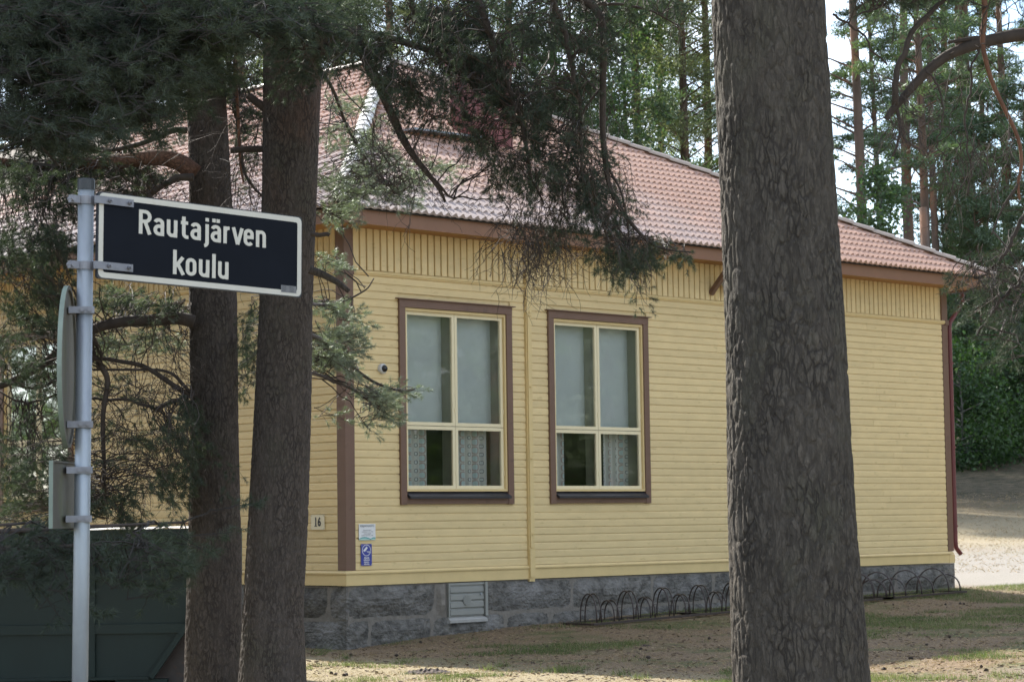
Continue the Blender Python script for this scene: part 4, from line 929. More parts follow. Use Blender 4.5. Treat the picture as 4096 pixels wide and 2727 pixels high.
def barktrunk(tree, C, R, mat, nseg, nh, amp=.010, sc=(24, 24, 8), name='trunk'):
    # C(t), R(t) arrays top->bottom sampled; displaced with plates
    C = np.array(C); R = np.array(R); zs = np.linspace(0, 1, nh); tt = np.linspace(0, 1, len(C))
    Cc = np.stack([np.interp(zs, tt, C[:, i]) for i in range(3)], 1); Rr = np.interp(zs, tt, R); vs = []
    for i in range(nh):
        for j in range(nseg):
            a = 2*PI*j/nseg; ca, sa = math.cos(a), math.sin(a); p = Cc[i]+np.array([ca, sa, 0])*Rr[i]
            w = noise.noise_vector(Vector(p*3.5)); q = Vector(((p[0]+w.x*.05)*sc[0], (p[1]+w.y*.05)*sc[1], (p[2]+w.z*.10)*sc[2])); dd = noise.voronoi(q, distance_metric='DISTANCE')[0]
            e = min(1, (dd[1]-dd[0])/.22); h = e*amp+(noise.noise(q*3.1)*.25)*amp
            cellh = noise.cell(q*.0+Vector((int(dd[0]*0), 0, 0)))*0
            vs.append(Cc[i]+np.array([ca, sa, 0])*(Rr[i]-amp*.7+h))
    fs = [(i*nseg+j, i*nseg+(j+1) % nseg, (i+1)*nseg+(j+1) % nseg, (i+1)*nseg+j) for i in range(nh-1) for j in range(nseg)]
    fs = [f[::-1] for f in fs]
    childmesh(name, MB().add(vs, fs).mesh(smooth=True), tree.t, M[mat])
def trunk_from_px(edges, d, vtop=-2200, flare=True):
    # edges rows: (v, uL, uR) native pixels at depth d; extended to the ground and above the frame
    C = []; R = []
    e0, e1 = edges[0], edges[2]; k = (e0[0]-vtop)
    sl = ((e0[1]+e0[2])-(e1[1]+e1[2]))/2/(e0[0]-e1[0]); w0 = (e0[2]-e0[1])
    top = (vtop, ); rows = [(vtop, (e0[1]+e0[2])/2+sl*.4*(vtop-e0[0]), w0*.6)]+[(v, (a+b)/2, b-a) for v, a, b in edges]
    for v, u, w in rows: C.append(ath(u, v, d)); R.append(w/2*d/FP)
    last = C[-1]; gr = float(gz(last[0], last[1])); dz = last[2]-gr
    if dz > .05:
        tdir = (C[-1]-C[-2]); tdir /= -tdir[2]; C.append(last+tdir*dz*.7); R.append(R[-1]*1.08); C.append(last+tdir*(dz+.15)); R.append(R[-2]*1.35)
    return C, R
def crown_pads(t, top, bottom, rad, n, mat, tri=.07, per=220, name='crown', flat=.35, up=.15, cen=None, cone=.75, seedj=0.0, avoid=None):
    # clumpy foliage pads on real branches round the axis
    P = []; br = MB(); 
    for k in range(n):
        f = (k+rng.random())/n; z = bottom+(top-bottom)*f; a = rng.random()*2*PI; rr = rad*(1-f*cone)*rng.uniform(.35, 1.0); ax = np.array([cen[0]+(cen[2] if len(cen) > 2 else 0)*0, cen[1], z])
        e = ax+np.array([math.cos(a)*rr, math.sin(a)*rr, up*rr+rng.normal()*.15]); 
        if avoid is not None and avoid(e): continue
        br.tube(np.array([ax-np.array([0, 0, .25*rr]), (ax+e)/2+np.array([0, 0, -.05*rr]), e]), [.035, .022, .01], 4, cap=False)
        pr = rad*.30*rng.uniform(.6, 1.2)
        m = int(per*rng.uniform(.7, 1.3)); q = rng.normal(size=(m, 3)); q /= np.linalg.norm(q, axis=1)[:, None]; q *= (rng.random((m, 1))**.45)*pr*np.array([1, 1, flat]); q += e+rng.normal(size=3)*.0
        P.append(q)
    return (np.concatenate(P) if P else np.zeros((0, 3))), br
def tris(P, s, elong=1.0):
    n = len(P); d = rng.normal(size=(n, 3)); d /= np.linalg.norm(d, axis=1)[:, None]; w = perp(d); l = s*rng.uniform(.6, 1.4, (n, 1))
    return np.stack([P-w*l*.28/elong, P+w*l*.28/elong, P+d*l*elong], 1).reshape(-1, 3)
def quads(P, s):
    n = len(P); d = rng.normal(size=(n, 3)); d /= np.linalg.norm(d, axis=1)[:, None]; w = perp(d); l = s*rng.uniform(.6, 1.3, (n, 1))
    return np.stack([P-d*l*.5, P+w*l*.32, P+d*l*.5, P-w*l*.32], 1).reshape(-1, 3)
def addcrown(tr, Pbr, mat, s, elong=1.6, leaf=False, name='crown', wood='bgbark'):
    P, br = Pbr
    if br.n: childmesh('branches', br.mesh(), tr.t, M[wood])
    if leaf: childmesh(name, tri_mesh(name, quads(P, s), 4), tr.t, M[mat])
    else: childmesh(name, tri_mesh(name, tris(P, s, elong)), tr.t, M[mat])

# --- big pine in front
big = Tree('huge grey-brown pine trunk in the right half, nearest tree to the camera', at(3200, 2727, 10.5)*[1, 1, 0]+[0, 0, -.8])
C, R = trunk_from_px([(0, 2844, 3299), (696, 2878, 3339), (1391, 2905, 3383), (2087, 2915, 3420), (2727, 2935, 3476)], 10.5)
barktrunk(big, C[1:], R[1:], 'bark', 260, 560, .009, sc=(26, 26, 6.5))
barktrunk(big, C[:2], R[:2], 'bark2', 40, 60, .01, name='upper_trunk')
topc = C[0]; addcrown(big, crown_pads(None, topc[2]+6, topc[2]-.5, 3.6, 34, 'needle', cen=topc, per=260), 'needle', .16, 2.2)
childmesh('upper_trunk', MB().tube([C[0], C[0]+np.array([0, 0, 6])], [R[0], .05], 10).mesh(), big.t, M['bark_red'])

# --- the two left pines
p1 = Tree('left pine of the leaning pair, dark trunk with a reddish limb reaching left', at(850, 2727, 20.3)*[1, 1, 0]+[0, 0, -.8])
e1 = [(0, 735, 885), (139, 739, 890), (696, 757, 922), (1217, 757, 948), (1739, 765, 953), (2261, 751, 965), (2727, 738, 962)]
C, R = trunk_from_px(e1, 20.3); barktrunk(p1, C, R, 'bark2', 130, 520, .009, sc=(30, 30, 11)); C1 = C
p2 = Tree('right pine of the leaning pair, thicker trunk behind the black name plate', at(1120, 2727, 19.5)*[1, 1, 0]+[0, 0, -.8])
e2 = [(0, 1053, 1300), (174, 1053, 1292), (696, 1049, 1270), (1217, 1038, 1250), (1652, 1017, 1244), (2087, 993, 1231), (2435, 973, 1212), (2727, 955, 1224)]
C, R = trunk_from_px(e2, 19.5); barktrunk(p2, C, R, 'bark2', 150, 520, .009, sc=(30, 30, 11)); C2 = C
for tr, Cx in ((p1, C1), (p2, C2)):
    tp = Cx[0]; childmesh('upper_trunk', MB().tube([Cx[0], Cx[0]+np.array([0, 0, 7])], [.12, .04], 10).mesh(), tr.t, M['bark_red'])
    addcrown(tr, crown_pads(None, tp[2]+7, 9.6, 2.8, 50, 'needle', cen=(Cx[0]+Cx[1])/2, per=240), 'needle', .15, 2.4)
F_ = lambda pts, d: [fat(x, y, d+(k[0] if k else 0)) for x, y, *k in pts]
# p1 limbs
p1.limb(F_([(448, 400), (415, 372), (370, 360), (300, 368), (225, 380), (150, 372), (60, 385), (-60, 360)], 20.0), .085, .035, 'bark_red')
p1.limb(F_([(445, 408), (410, 408), (375, 425), (345, 448), (335, 470)], 19.9), .035, .018, 'twig')
p1.limb(F_([(446, 740), (405, 728), (360, 738), (300, 736), (225, 748), (160, 790), (110, 830), (50, 870), (-40, 900)], 20.0), .06, .03, 'twig')
p1.limb(F_([(440, 905), (400, 860), (370, 850), (300, 850), (215, 850)], 19.8), .016, .010, 'twig')
p1.limb(F_([(445, 915), (390, 880), (330, 838), (280, 832), (225, 820), (160, 850), (90, 900), (20, 880)], 19.8), .024, .012, 'twig')
p1.limb(F_([(445, 905), (360, 940), (300, 905), (230, 920), (150, 900), (80, 930), (0, 900)], 19.8), .018, .008, 'twig', wg=.01)
p1.limb(F_([(225, 830), (250, 870), (235, 960), (240, 1080), (238, 1180)], 19.6), .028, .014, 'twig')
p1.limb(F_([(430, 300), (400, 298), (330, 330), (240, 350), (120, 330)], 20), .03, .012, 'twig')
p1.limb(F_([(515, 90), (545, 100), (540, 160), (548, 260), (552, 380), (560, 420)], 20.1), .022, .008, 'twig_o')
# p2 limbs
p2.limb(F_([(610, 343), (570, 343), (530, 347)], 20.0), .030, .026, 'twig')
p2.limb(F_([(612, 250), (590, 235), (572, 220)], 19.7), .040, .03, 'twig')
p2.limb(F_([(715, 538), (735, 541), (752, 538), (758, 541)], 19.3), .020, .016, 'twig')
p2.limb(F_([(712, 620), (745, 632), (775, 648), (803, 670)], 19.0), .036, .020, 'bark2')
p2.limb(F_([(690, 760, .3), (760, 790, 1.6), (810, 845, 1.8), (860, 880, 1.8), (920, 900, 1.8), (955, 895, 1.8)], 19.3), .024, .006, 'twig')
p2.limb(F_([(690, 850, .4), (760, 870, 1.8), (820, 900, 2), (870, 940, 2), (905, 960, 2)], 19.1), .018, .005, 'twig')
p2.limb(F_([(690, 700, .3), (760, 700, 1.8), (800, 690, 2), (845, 665, 2), (860, 640, 2)], 19.3), .014, .005, 'twig')
bA = p2.limb(F_([(735, -40), (800, 60), (850, 150), (885, 225), (920, 310), (950, 360), (985, 400), (1012, 435), (1024, 465)], 17.6), .050, .010, 'bark2')
p2.limb(F_([(985, 400), (1010, 425), (1030, 450), (1045, 458)], 17.6), .014, .006, 'twig')
p2.limb(F_([(700, 110, .9), (765, 200, 2.6), (800, 300, 3.2), (850, 380, 3.2), (910, 440, 3.2)], 18.6), .02, .006, 'twig')
p2.limb(F_([(740, 60), (860, 80), (980, 110), (1100, 180), (1180, 260), (1230, 330)], 17.2), .035, .010, 'twig')
p2.limb(F_([(520, 130), (540, 220), (548, 300), (560, 400), (590, 440), (606, 452)], 20.6), .02, .010, 'twig')
# sunlit clusters beside trunk 2
OR = np.array([.62, -.55, -.15]); OL = -OR*[1, 1, -1]
p2.fill([(870, 430, 95, 48), (800, 470, 60, 35, .9), (980, 395, 60, 30, .6), (880, 370, 60, 45, .7), (800, 300, 70, 80, .45), (760, 380, 40, 90, .5), (760, 500, 35, 22)], 21.8, .5, 3.6, .25, 7, outd=OR)
p2.fill([(770, 600, 40, 14, .8), (775, 703, 60, 14), (835, 748, 16, 10, .5), (800, 730, 40, 18, .5)], 21.2, .25, 5, .20, 8, outd=OR, ln=1)
p2.fill([(770, 810, 50, 50), (870, 918, 72, 20), (860, 955, 45, 25, .7), (765, 960, 18, 16, .5), (750, 800, 35, 60), (905, 905, 45, 18), (790, 985, 14, 12, .3)], 21.0, .35, 4.6, .24, 8, outd=OR)
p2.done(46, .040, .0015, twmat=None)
p2.fill([(570, 780, 28, 90, 1.0), (575, 880, 24, 40, .6), (565, 300, 32, 150, .5), (560, 60, 35, 45, .5)], 20.8, .4, 3.4, .25, 8, outd=np.array([-.2, .1, -.8]))
p2.fill([(600, 60, 110, 70, .7), (690, 130, 70, 60, .9), (560, -10, 150, 50), (760, 60, 80, 60)], 18.4, .6, 4.0, .30, 8, gate=-.3)
# pine 1 foliage, left side
p1.fill([(330, 790, 100, 26), (390, 720, 50, 22, .6), (300, 700, 80, 22, .8), (250, 780, 60, 35, .7)], 20.6, .4, 3.6, .25, 8, outd=OL)
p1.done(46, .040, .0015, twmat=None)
p1.fill([(300, 420, 130, 40, .7), (120, 370, 150, 45, .9), (330, 700, 100, 40, .6), (290, 980, 90, 110, .25), (90, 300, 140, 40), (520, 120, 60, 60)], 20.3, .5, 3.2, .26, 8, outd=OL)
p1.fill([(420, 930, 28, 45), (380, 1000, 40, 26), (425, 1060, 30, 60, .8), (350, 1100, 55, 26), (260, 1160, 60, 40), (400, 1150, 35, 16), (320, 1020, 28, 22, .7), (440, 990, 60, 40, .5), (470, 1090, 60, 70, .3), (290, 1180, 50, 20)], 19.4, .35, 3.0, .20, 8, outd=np.array([.3, -.3, -.5]))
p1.fill([(120, 430, 140, 60, .8), (60, 560, 80, 80), (90, 700, 90, 70), (50, 840, 60, 60, .9), (110, 870, 60, 40, .7), (40, 1010, 60, 60, .7), (110, 1110, 110, 60, 1.0), (60, 1190, 80, 30), (160, 500, 40, 100, .6), (120, 610, 60, 60, .7)], 19.7, .6, 3.0, .28, 8, gate=-.2)
p1.fill([(340, 330, 90, 22, .8), (360, 430, 60, 20, .6), (320, 470, 70, 14, .4), (480, 180, 120, 80, .8), (240, 400, 120, 60, .9), (570, 180, 30, 110, .8), (330, 400, 90, 50, .5)], 20.6, .4, 2.2, .26, 7)
for (x0, x1, y0, y1, n, L_) in ((225, 440, 740, 1080, 85, .75), (225, 430, 850, 1150, 45, .6), (230, 440, 375, 470, 40, .45), (530, 600, 140, 480, 40, .9), (0, 130, 380, 700, 40, .8), (0, 200, 750, 1100, 40, .7)):
    for _ in range(n): p1.dangle(fat(rng.uniform(x0, x1), rng.uniform(y0, y1)-10, 19.9+rng.normal()*.3), L_*rng.uniform(.5, 1.2), 5, r=.0036)
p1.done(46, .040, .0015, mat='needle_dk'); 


# p2 boughs hanging over the roof
D2 = 17.2
p2.limb(F_([(740, -60), (900, -90), (1080, -70), (1250, -40), (1375, 10), (1390, 80), (1386, 180), (1385, 300), (1391, 360), (1398, 430), (1440, 500), (1490, 560), (1530, 575), (1590, 580)], D2), .045, .006, 'twig', n=50)
p2.limb(F_([(1080, -70), (1110, 40), (1130, 130), (1150, 220), (1200, 300), (1210, 400), (1250, 470)], D2), .03, .006, 'twig', wg=.01)
p2.limb(F_([(900, -90), (960, 20), (1000, 120), (1080, 200), (1180, 240), (1290, 300), (1330, 400)], D2+.3), .028, .006, 'twig', wg=.01)
p2.limb(F_([(1250, -40), (1290, 60), (1310, 180), (1340, 280), (1330, 380), (1370, 470), (1400, 560)], D2-.2), .022, .005, 'twig', wg=.01)
p2.limb(F_([(1385, 200), (1350, 240), (1310, 330), (1290, 420), (1300, 500)], D2), .012, .005, 'twig')
p2.limb(F_([(1395, 380), (1430, 440), (1445, 520), (1450, 600), (1465, 645)], D2), .010, .004, 'twig')
p2.limb(F_([(1375, 10), (1430, 10), (1500, 25), (1560, 60)], D2), .014, .005, 'twig')
DN = np.array([.15, -.1, -.7])
p2.fill([(900, 60, 190, 60, 1.1), (1100, 60, 190, 80, 1.1), (1290, 60, 110, 100, .9), (1400, 60, 60, 80, .6), (1500, 25, 80, 36, .7), (1535, 75, 34, 40, .5), (860, 130, 110, 50), (1000, 160, 130, 60), (1180, 190, 120, 80, 1.2), (1300, 230, 80, 90, 1.1),
         (1170, 320, 100, 60, 1.0), (1290, 330, 90, 60, .9), (1260, 400, 110, 50, 1), (1350, 440, 70, 40, 1.1), (1180, 420, 70, 50, .8), (1410, 480, 60, 50, 1.1), (1390, 370, 30, 50, .7), (1430, 570, 90, 26, 2.0), (1500, 585, 80, 18, 2.2), (1475, 440, 16, 14, .5), (1440, 610, 60, 30, .8), (1468, 655, 20, 18, 1.2), (1385, 290, 16, 60, .4), (950, 240, 80, 50, .7), (1030, 250, 80, 60, .7), (1050, 340, 60, 40, .45), (910, 220, 40, 60, .7), (1240, 520, 80, 40, .4), (1330, 540, 60, 40, .5)],
        D2+.2, .45, 2.2, .20, 6, outd=DN)
for (x0, x1, y0, y1, n, L_) in ((1140, 1290, 440, 600, 70, .55), (900, 1400, 60, 420, 120, .6), (1240, 1440, 300, 560, 90, .55), (1150, 1250, 480, 610, 26, .45), (1440, 1490, 560, 600, 14, .3), (820, 960, 200, 420, 50, .4)):
    for _ in range(n): p2.dangle(fat(rng.uniform(x0, x1), rng.uniform(y0, y1), D2+.2+rng.normal()*.35), L_*rng.uniform(.5, 1.1), 4, r=.0034)
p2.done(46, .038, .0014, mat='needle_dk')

# near pine whose trunk stands left of the picture
p0 = Tree('near pine with dense dark needles filling the upper left corner, its trunk out of view', (-13.6, -11.1, -.8))
C0_ = [np.array([-13.6, -11.1, z]) for z in (-.95, -.2, 2, 5, 9, 14)]
childmesh('trunk', MB().tube(C0_, [.30, .22, .20, .17, .13, .04], 14).mesh(smooth=True), p0.t, M['bark2'])
DL = 12.0
TRK = np.array([-13.6, -11.1, 0])
for (x, y, z0) in ((420, 60, 3.4), (330, 200, 3.2), (640, 70, 3.9), (150, 320, 2.6), (750, 120, 4.0), (200, 100, 3.6)):
    e = fat(x, y, DL); a = TRK*[1, 1, 0]+[0, 0, z0]; mid = (a+e)/2+np.array([0, 0, .15]); P = curvepath([a, mid, e], 24); p0.limbs.append(P); childmesh('branch', MB().tube(P, np.linspace(.05, .008, 24), 7).mesh(smooth=True), p0.t, M['twig'])
for (x, y, z0) in ((330, 1250, .75), (150, 1280, .7), (420, 1200, .8), (90, 1200, .8)):
    e = fat(x, y, 11.2); a = TRK*[1, 1, 0]+[0, 0, z0]; mid = (a+e)/2+np.array([0, 0, -.05]); P = curvepath([a, mid, e], 24); p0.limbs.append(P); childmesh('branch', MB().tube(P, np.linspace(.03, .006, 24), 6).mesh(smooth=True), p0.t, M['twig'])
OD = np.array([.55, -.45, -.1])
p0.fill([(120, 100, 200, 120), (330, 60, 190, 90), (540, 20, 160, 60), (100, 260, 160, 80), (300, 220, 120, 70, .9), (420, 170, 60, 60, .7), (60, 60, 120, 120), (700, 40, 110, 60, .7), (330, 270, 80, 40, .6), (200, 30, 150, 60), (440, 40, 100, 60)], DL, .5, 3.4, .22, 7, outd=OD, gate=-.45)
p0.fill([(120, 1290, 180, 50, 1.0), (300, 1270, 100, 60, 1.0), (420, 1240, 70, 40, .5), (370, 1340, 50, 30, .8), (60, 1230, 120, 30, .9), (520, 1170, 60, 40, .25), (180, 1380, 90, 30, .5)], 11.2, .25, 1.0, .20, 7, outd=OD, gate=.08)
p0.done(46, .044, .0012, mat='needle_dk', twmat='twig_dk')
addcrown(p0, crown_pads(None, 14, 5.2, 3.4, 80, 'needle', cen=(-13.6, -11.1), per=240), 'needle', .15, 2.4)

# pine right of the picture; its bare limbs reach in at the upper right
p3 = Tree('pine out of view at the right whose bare crooked limbs cross the upper right corner', (-6.6, -15.4, -.8))
childmesh('trunk', MB().tube([(-6.6, -15.4, z) for z in (-.95, -.2, 2, 5, 9, 14)], [.32, .24, .22, .18, .13, .04], 14).mesh(smooth=True), p3.t, M['bark2'])
p3.limb([np.array([-6.6, -15.4, 3.7])]+F_([(2355, 78), (2300, 88), (2250, 100), (2180, 125), (2130, 165), (2090, 210), (2060, 245), (2044, 265), (2038, 275)], 14.0), .044, .018, 'twig', n=44)
p3.limb(F_([(2290, 95), (2245, 88), (2200, 95), (2180, 98)], 14.0), .02, .008, 'twig')
p3.limb(F_([(2060, 245), (2065, 260), (2072, 300), (2060, 345), (2052, 360)], 14.0), .014, .006, 'twig')
p3.limb(F_([(2055, 240), (2060, 160), (2090, 100), (2140, 40), (2180, 0), (2230, -30)], 13.9), .020, .012, 'twig', wg=.006)
p3.limb(F_([(2262, -40), (2266, 40), (2258, 90), (2262, 120), (2280, 190), (2310, 250), (2345, 320), (2352, 380), (2340, 420), (2345, 460)], 13.8), .018, .008, 'twig_o', n=34)
p3.limb(F_([(2345, 420), (2310, 470), (2300, 490), (2280, 540)], 13.8), .009, .004, 'twig')
p3.limb(F_([(1915, 30), (1960, 60), (2010, 110), (2040, 150)], 13.9), .008, .005, 'twig', wg=.006)
p3.limb(F_([(2120, -30), (2060, 0), (2000, 40), (1930, 60)], 13.9), .012, .004, 'twig', wg=.006)
p3.limb(F_([(2250, 110), (2230, 150), (2235, 220), (2215, 300), (2228, 340), (2240, 400), (2225, 450)], 13.9), .008, .004, 'twig', wg=.008)
p3.limb(F_([(2130, 165), (2150, 200), (2170, 280), (2150, 330), (2180, 360)], 13.9), .007, .003, 'twig', wg=.008)
p3.limb(F_([(2355, 500), (2320, 560), (2290, 600), (2270, 625), (2240, 640)], 14.2), .014, .005, 'twig', wg=.006)
p3.limb(F_([(2420, 560), (2370, 620), (2330, 660), (2290, 700), (2240, 780)], 14.6), .02, .005, 'twig', wg=.006)
for (x0, x1, y0, y1, n, L_) in ((1950, 2355, -20, 260, 22, .4), (2060, 2355, 100, 330, 24, .4), (2220, 2330, 560, 650, 26, .3), (2040, 2080, 240, 300, 10, .4), (2150, 2330, 300, 420, 40, .4)):
    for _ in range(n): p3.dangle(fat(rng.uniform(x0, x1), rng.uniform(y0, y1), 14+rng.normal()*.3), L_*rng.uniform(.5, 1.1), 4, r=.0034)
p3.fill([(2325, 600, 40, 50, .9), (2300, 690, 60, 50, .8), (2340, 760, 30, 90, .8), (2235, 622, 26, 14, 1.0), (2340, 500, 18, 30, .5)], 14.6, .5, 1.8, .25, 8, outd=np.array([-.5, .3, -.4]))
p3.fill([(2150, -20, 220, 22, .8)], 14, .4, 4, .3, 8)
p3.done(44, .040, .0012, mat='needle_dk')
addcrown(p3, crown_pads(None, 14, 5.5, 3.6, 90, 'needle', cen=(-6.6, -15.4), per=240), 'needle', .15, 2.4)

# ------------------------------------------------------------------ background forest
def bgpine(x, y, h, r, label, crown_b=.4, rad=2.4, mat='needle_bg', pads=60, per=260, tri=.10, lean=(0, 0), wood='bgbark', flat=.35, zoff=0, elong=1.8):
    z = float(gz(x, y))+zoff; t = Tree(label, (x, y, z), 'pines standing behind the school')
    P = []; 
    for i in range(9): f = i/8; P.append((x+lean[0]*f+.10*math.sin(f*7+x), y+lean[1]*f+.08*math.sin(f*5+y), z-.2+h*f))
    childmesh('trunk', MB().tube(P, [r*(1.15 if i == 0 else 1)*(1-.8*(i/8)**1.3) for i in range(9)], 10).mesh(smooth=True), t.t, M[wood])
    cp = crown_pads(None, z+h, z+h*crown_b, rad, pads, mat, per=per, cen=(x+lean[0]*.7, y+lean[1]*.7), flat=flat, cone=.55)
    addcrown(t, cp, mat, tri, elong); return t
def posu(xf, d): p = fat(xf, 1150, d); return p[0], p[1]
# stems one can tell apart right of the big pine (overview x, distance, radius)
stems = [(1990, 62, .17, 24, 'tall reddish pine stem just right of the big trunk, standing alone in the light'),
         (2112, 70, .20, 24, 'pine stem rising behind the green birch, left of a close pair'), (2140, 66, .16, 22, 'straight pine stem closest to the green birch on its right'),
         (2170, 78, .15, 23, 'slim pine stem in the middle of the right-hand row'), (2208, 74, .15, 24, 'pine stem with dead twigs, fourth in the right-hand row'),
         (2243, 68, .17, 25, 'dark pine stem left of a paler one near the right edge'), (2257, 72, .16, 25, 'paler pine stem beside a dark one near the right edge'),
         (2032, 84, .13, 22, 'thin far pine stem in the gap behind the birch'), (2330, 80, .17, 24, 'pine stem at the right edge of the picture'), (2200, 92, .14, 24, 'thin far pine stem low behind the right-hand row'), (2290, 96, .15, 25, 'far pine stem behind the downpipe corner')]
for i, (xf, d, r, h, lab) in enumerate(stems):
    if xf > 2180: k_ = 92/d if d < 80 else 1.1; d *= k_; r *= k_; h *= k_
    x, y = posu(xf, d); bgpine(x, y, h, r, lab, crown_b=.38 if i else .28, rad=2.0, pads=72, per=220, tri=.11, flat=.28)
# snag
x, y = posu(2142, 58); sn_ = Tree('broken dead stump-topped stem standing above the roof end at the right', (x, y, float(gz(x, y))), name='dead_tree', cat='dead tree')
sz = fat(2142, 470, 58)[2]; childmesh('trunk', MB().tube([(x, y, float(gz(x, y))-.2), (x+.05, y, sz*.6), (x, y, sz)], [.14, .12, .10], 10).mesh(smooth=True), sn_.t, M['bgbark'])
# big soft yellow-green pine left of the big trunk, and others behind the roof
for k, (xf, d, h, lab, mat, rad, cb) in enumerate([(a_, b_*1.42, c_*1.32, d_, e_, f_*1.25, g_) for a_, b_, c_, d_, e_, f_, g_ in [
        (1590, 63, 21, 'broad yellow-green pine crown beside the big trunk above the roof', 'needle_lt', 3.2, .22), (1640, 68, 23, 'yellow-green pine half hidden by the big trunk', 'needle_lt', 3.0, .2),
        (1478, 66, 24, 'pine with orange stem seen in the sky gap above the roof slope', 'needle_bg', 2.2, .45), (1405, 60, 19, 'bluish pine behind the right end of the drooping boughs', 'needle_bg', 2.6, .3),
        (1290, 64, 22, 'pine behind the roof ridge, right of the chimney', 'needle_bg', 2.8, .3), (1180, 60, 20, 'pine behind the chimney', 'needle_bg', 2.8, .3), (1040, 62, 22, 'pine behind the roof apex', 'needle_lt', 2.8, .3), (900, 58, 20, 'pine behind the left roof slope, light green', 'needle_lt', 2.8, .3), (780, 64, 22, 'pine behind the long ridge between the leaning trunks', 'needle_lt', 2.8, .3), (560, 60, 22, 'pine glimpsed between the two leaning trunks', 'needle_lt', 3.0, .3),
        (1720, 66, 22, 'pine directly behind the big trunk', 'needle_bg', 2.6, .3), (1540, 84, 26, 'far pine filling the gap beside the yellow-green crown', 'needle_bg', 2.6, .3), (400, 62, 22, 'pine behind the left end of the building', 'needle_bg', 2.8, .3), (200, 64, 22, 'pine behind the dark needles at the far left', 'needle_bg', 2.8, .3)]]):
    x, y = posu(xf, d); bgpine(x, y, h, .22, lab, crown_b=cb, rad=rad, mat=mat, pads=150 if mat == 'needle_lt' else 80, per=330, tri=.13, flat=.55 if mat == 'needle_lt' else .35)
def broad(x, y, h, r, label, name='birch_tree', cat='tree', mat='leaf', n=9000, s=.10, rr=1.6, z0=.2, wood='birch', group=None):
    z = float(gz(x, y)); t = Tree(label, (x, y, z), group, name=name, cat=cat)
    b = MB(); b.tube([(x, y, z-.2), (x+.1, y, z+h*.5), (x, y+.1, z+h*.92)], [r, r*.7, r*.2], 8); childmesh('trunk', b.mesh(smooth=True), t.t, M[wood]); br = MB(); C = []
    for k in range(int(10+h*3)):
        f = rng.uniform(z0, 1); a = rng.random()*2*PI; q = rr*(math.sin(PI*min(f*.85+.12, 1))**.7)*rng.uniform(.3, 1); c = np.array([x+math.cos(a)*q, y+math.sin(a)*q, z+h*f]); br.tube([(x, y, z+h*f*.8), c], [.03, .01], 4, cap=False); C.append(c)
    C = np.array(C); idx = rng.integers(0, len(C), n); P = C[idx]+rng.normal(size=(n, 3))*rr*.22
    addcrown(t, (P, br), mat, s, leaf=True, name='leaf_crown', wood=wood); return t
x, y = posu(2050, 60); broad(x, y, 9.0, .10, 'bright green birch in front of the pine row, rising above the right roof slope', n=9000, s=.12, rr=1.15)
x, y = posu(1330, 84); broad(x, y, 20, .12, 'light green birch seen through the drooping boughs behind the roof', n=14000, s=.17, rr=3.0)
x, y = posu(1450, 92); broad(x, y, 23, .12, 'airy green birch behind the upper roof slope in the sky gap', n=12000, s=.18, rr=3.0)
# undergrowth at the far right
for k, (xf, d, h, rr, lab) in enumerate([(2215, 74, 4.0, 1.6, 'leafy dark shrub right behind the downpipe'), (2250, 80, 5.5, 1.9, 'tall leafy shrub, second right of the downpipe'), (2300, 76, 3.8, 1.9, 'rounded leafy shrub in front of the wood'), (2350, 82, 5.5, 2.2, 'big leafy shrub at the right edge'), (2400, 78, 4.4, 2.0, 'leafy shrub partly outside the right edge'), (2190, 86, 6, 2, 'tall leafy shrub mostly hidden by the school corner'), (2275, 90, 7, 2.4, 'dense leafy shrub deep in the shade')]):
    x, y = posu(xf, d); broad(x, y, h, .04, lab, name='shrub', cat='shrub', mat='leaf' if k in (1, 5, 6) else 'leaf_d', n=7000, s=.13, rr=rr, z0=.02, group='shrubs at the edge of the wood')
for k, (xf, d, h, lab) in enumerate([(2225, 84, 12, 'young dark pine behind the downpipe'), (2300, 86, 13, 'young dark pine in the right-hand thicket'), (2345, 80, 11, 'young pine at the right edge above the shrubs'), (2380, 84, 13, 'young pine outside the right edge'), (2185, 88, 13, 'young pine behind the school corner'), (2265, 78, 9, 'small young pine between two shrubs')]):
    x, y = posu(xf, d); bgpine(x, y, h, .09, lab, crown_b=.08, rad=2.0, pads=80, per=230, tri=.11, flat=.45)
# far wood closing the view beyond
P = []
for k in range(300):
    d = rng.uniform(88, 125); xf = rng.uniform(1850, 2600); x, y = posu(xf, d); z = float(gz(x, y)); h = rng.uniform(2, 6); m = 110
    q = rng.normal(size=(m, 3))*np.array([1.2, 1.2, .5]); P.append(q+np.array([x, y, z+h*rng.random()**.8]))
link('distant_wood', tri_mesh('distant_wood', tris(np.concatenate(P), .28, 1.5)), mat=M['needle_bg'], kind='stuff', label='dark mass of the wood beyond the yard, behind the pine stems', cat='wood')
P = []
for k in range(1000):
    a = rng.uniform(math.radians(92), math.radians(150)); r_d = rng.uniform(52, 75); x = 3+math.sin(a)*r_d; y = math.cos(a)*r_d; m = 90; q = rng.normal(size=(m, 3))*np.array([1.6, 1.6, .8]); P.append(q+np.array([x, y, rng.uniform(0, 17)]))
link('roadside_wood', tri_mesh('roadside_wood', tris(np.concatenate(P), .5, 1.3)), mat=M['roadside'], kind='stuff', label='green wood across the road, seen only mirrored in the window panes', cat='wood')
P = []  # unseen wood added so the side window mirrors less bright sky
for k in range(300):
    a = rng.uniform(math.radians(-75), math.radians(-14)); r_d = rng.uniform(40, 58); x = math.sin(a)*r_d; y = 5+math.cos(a)*r_d; m = 90; q = rng.normal(size=(m, 3))*np.array([1.6, 1.6, .8]); P.append(q+np.array([x, y, rng.uniform(0, 13)]))
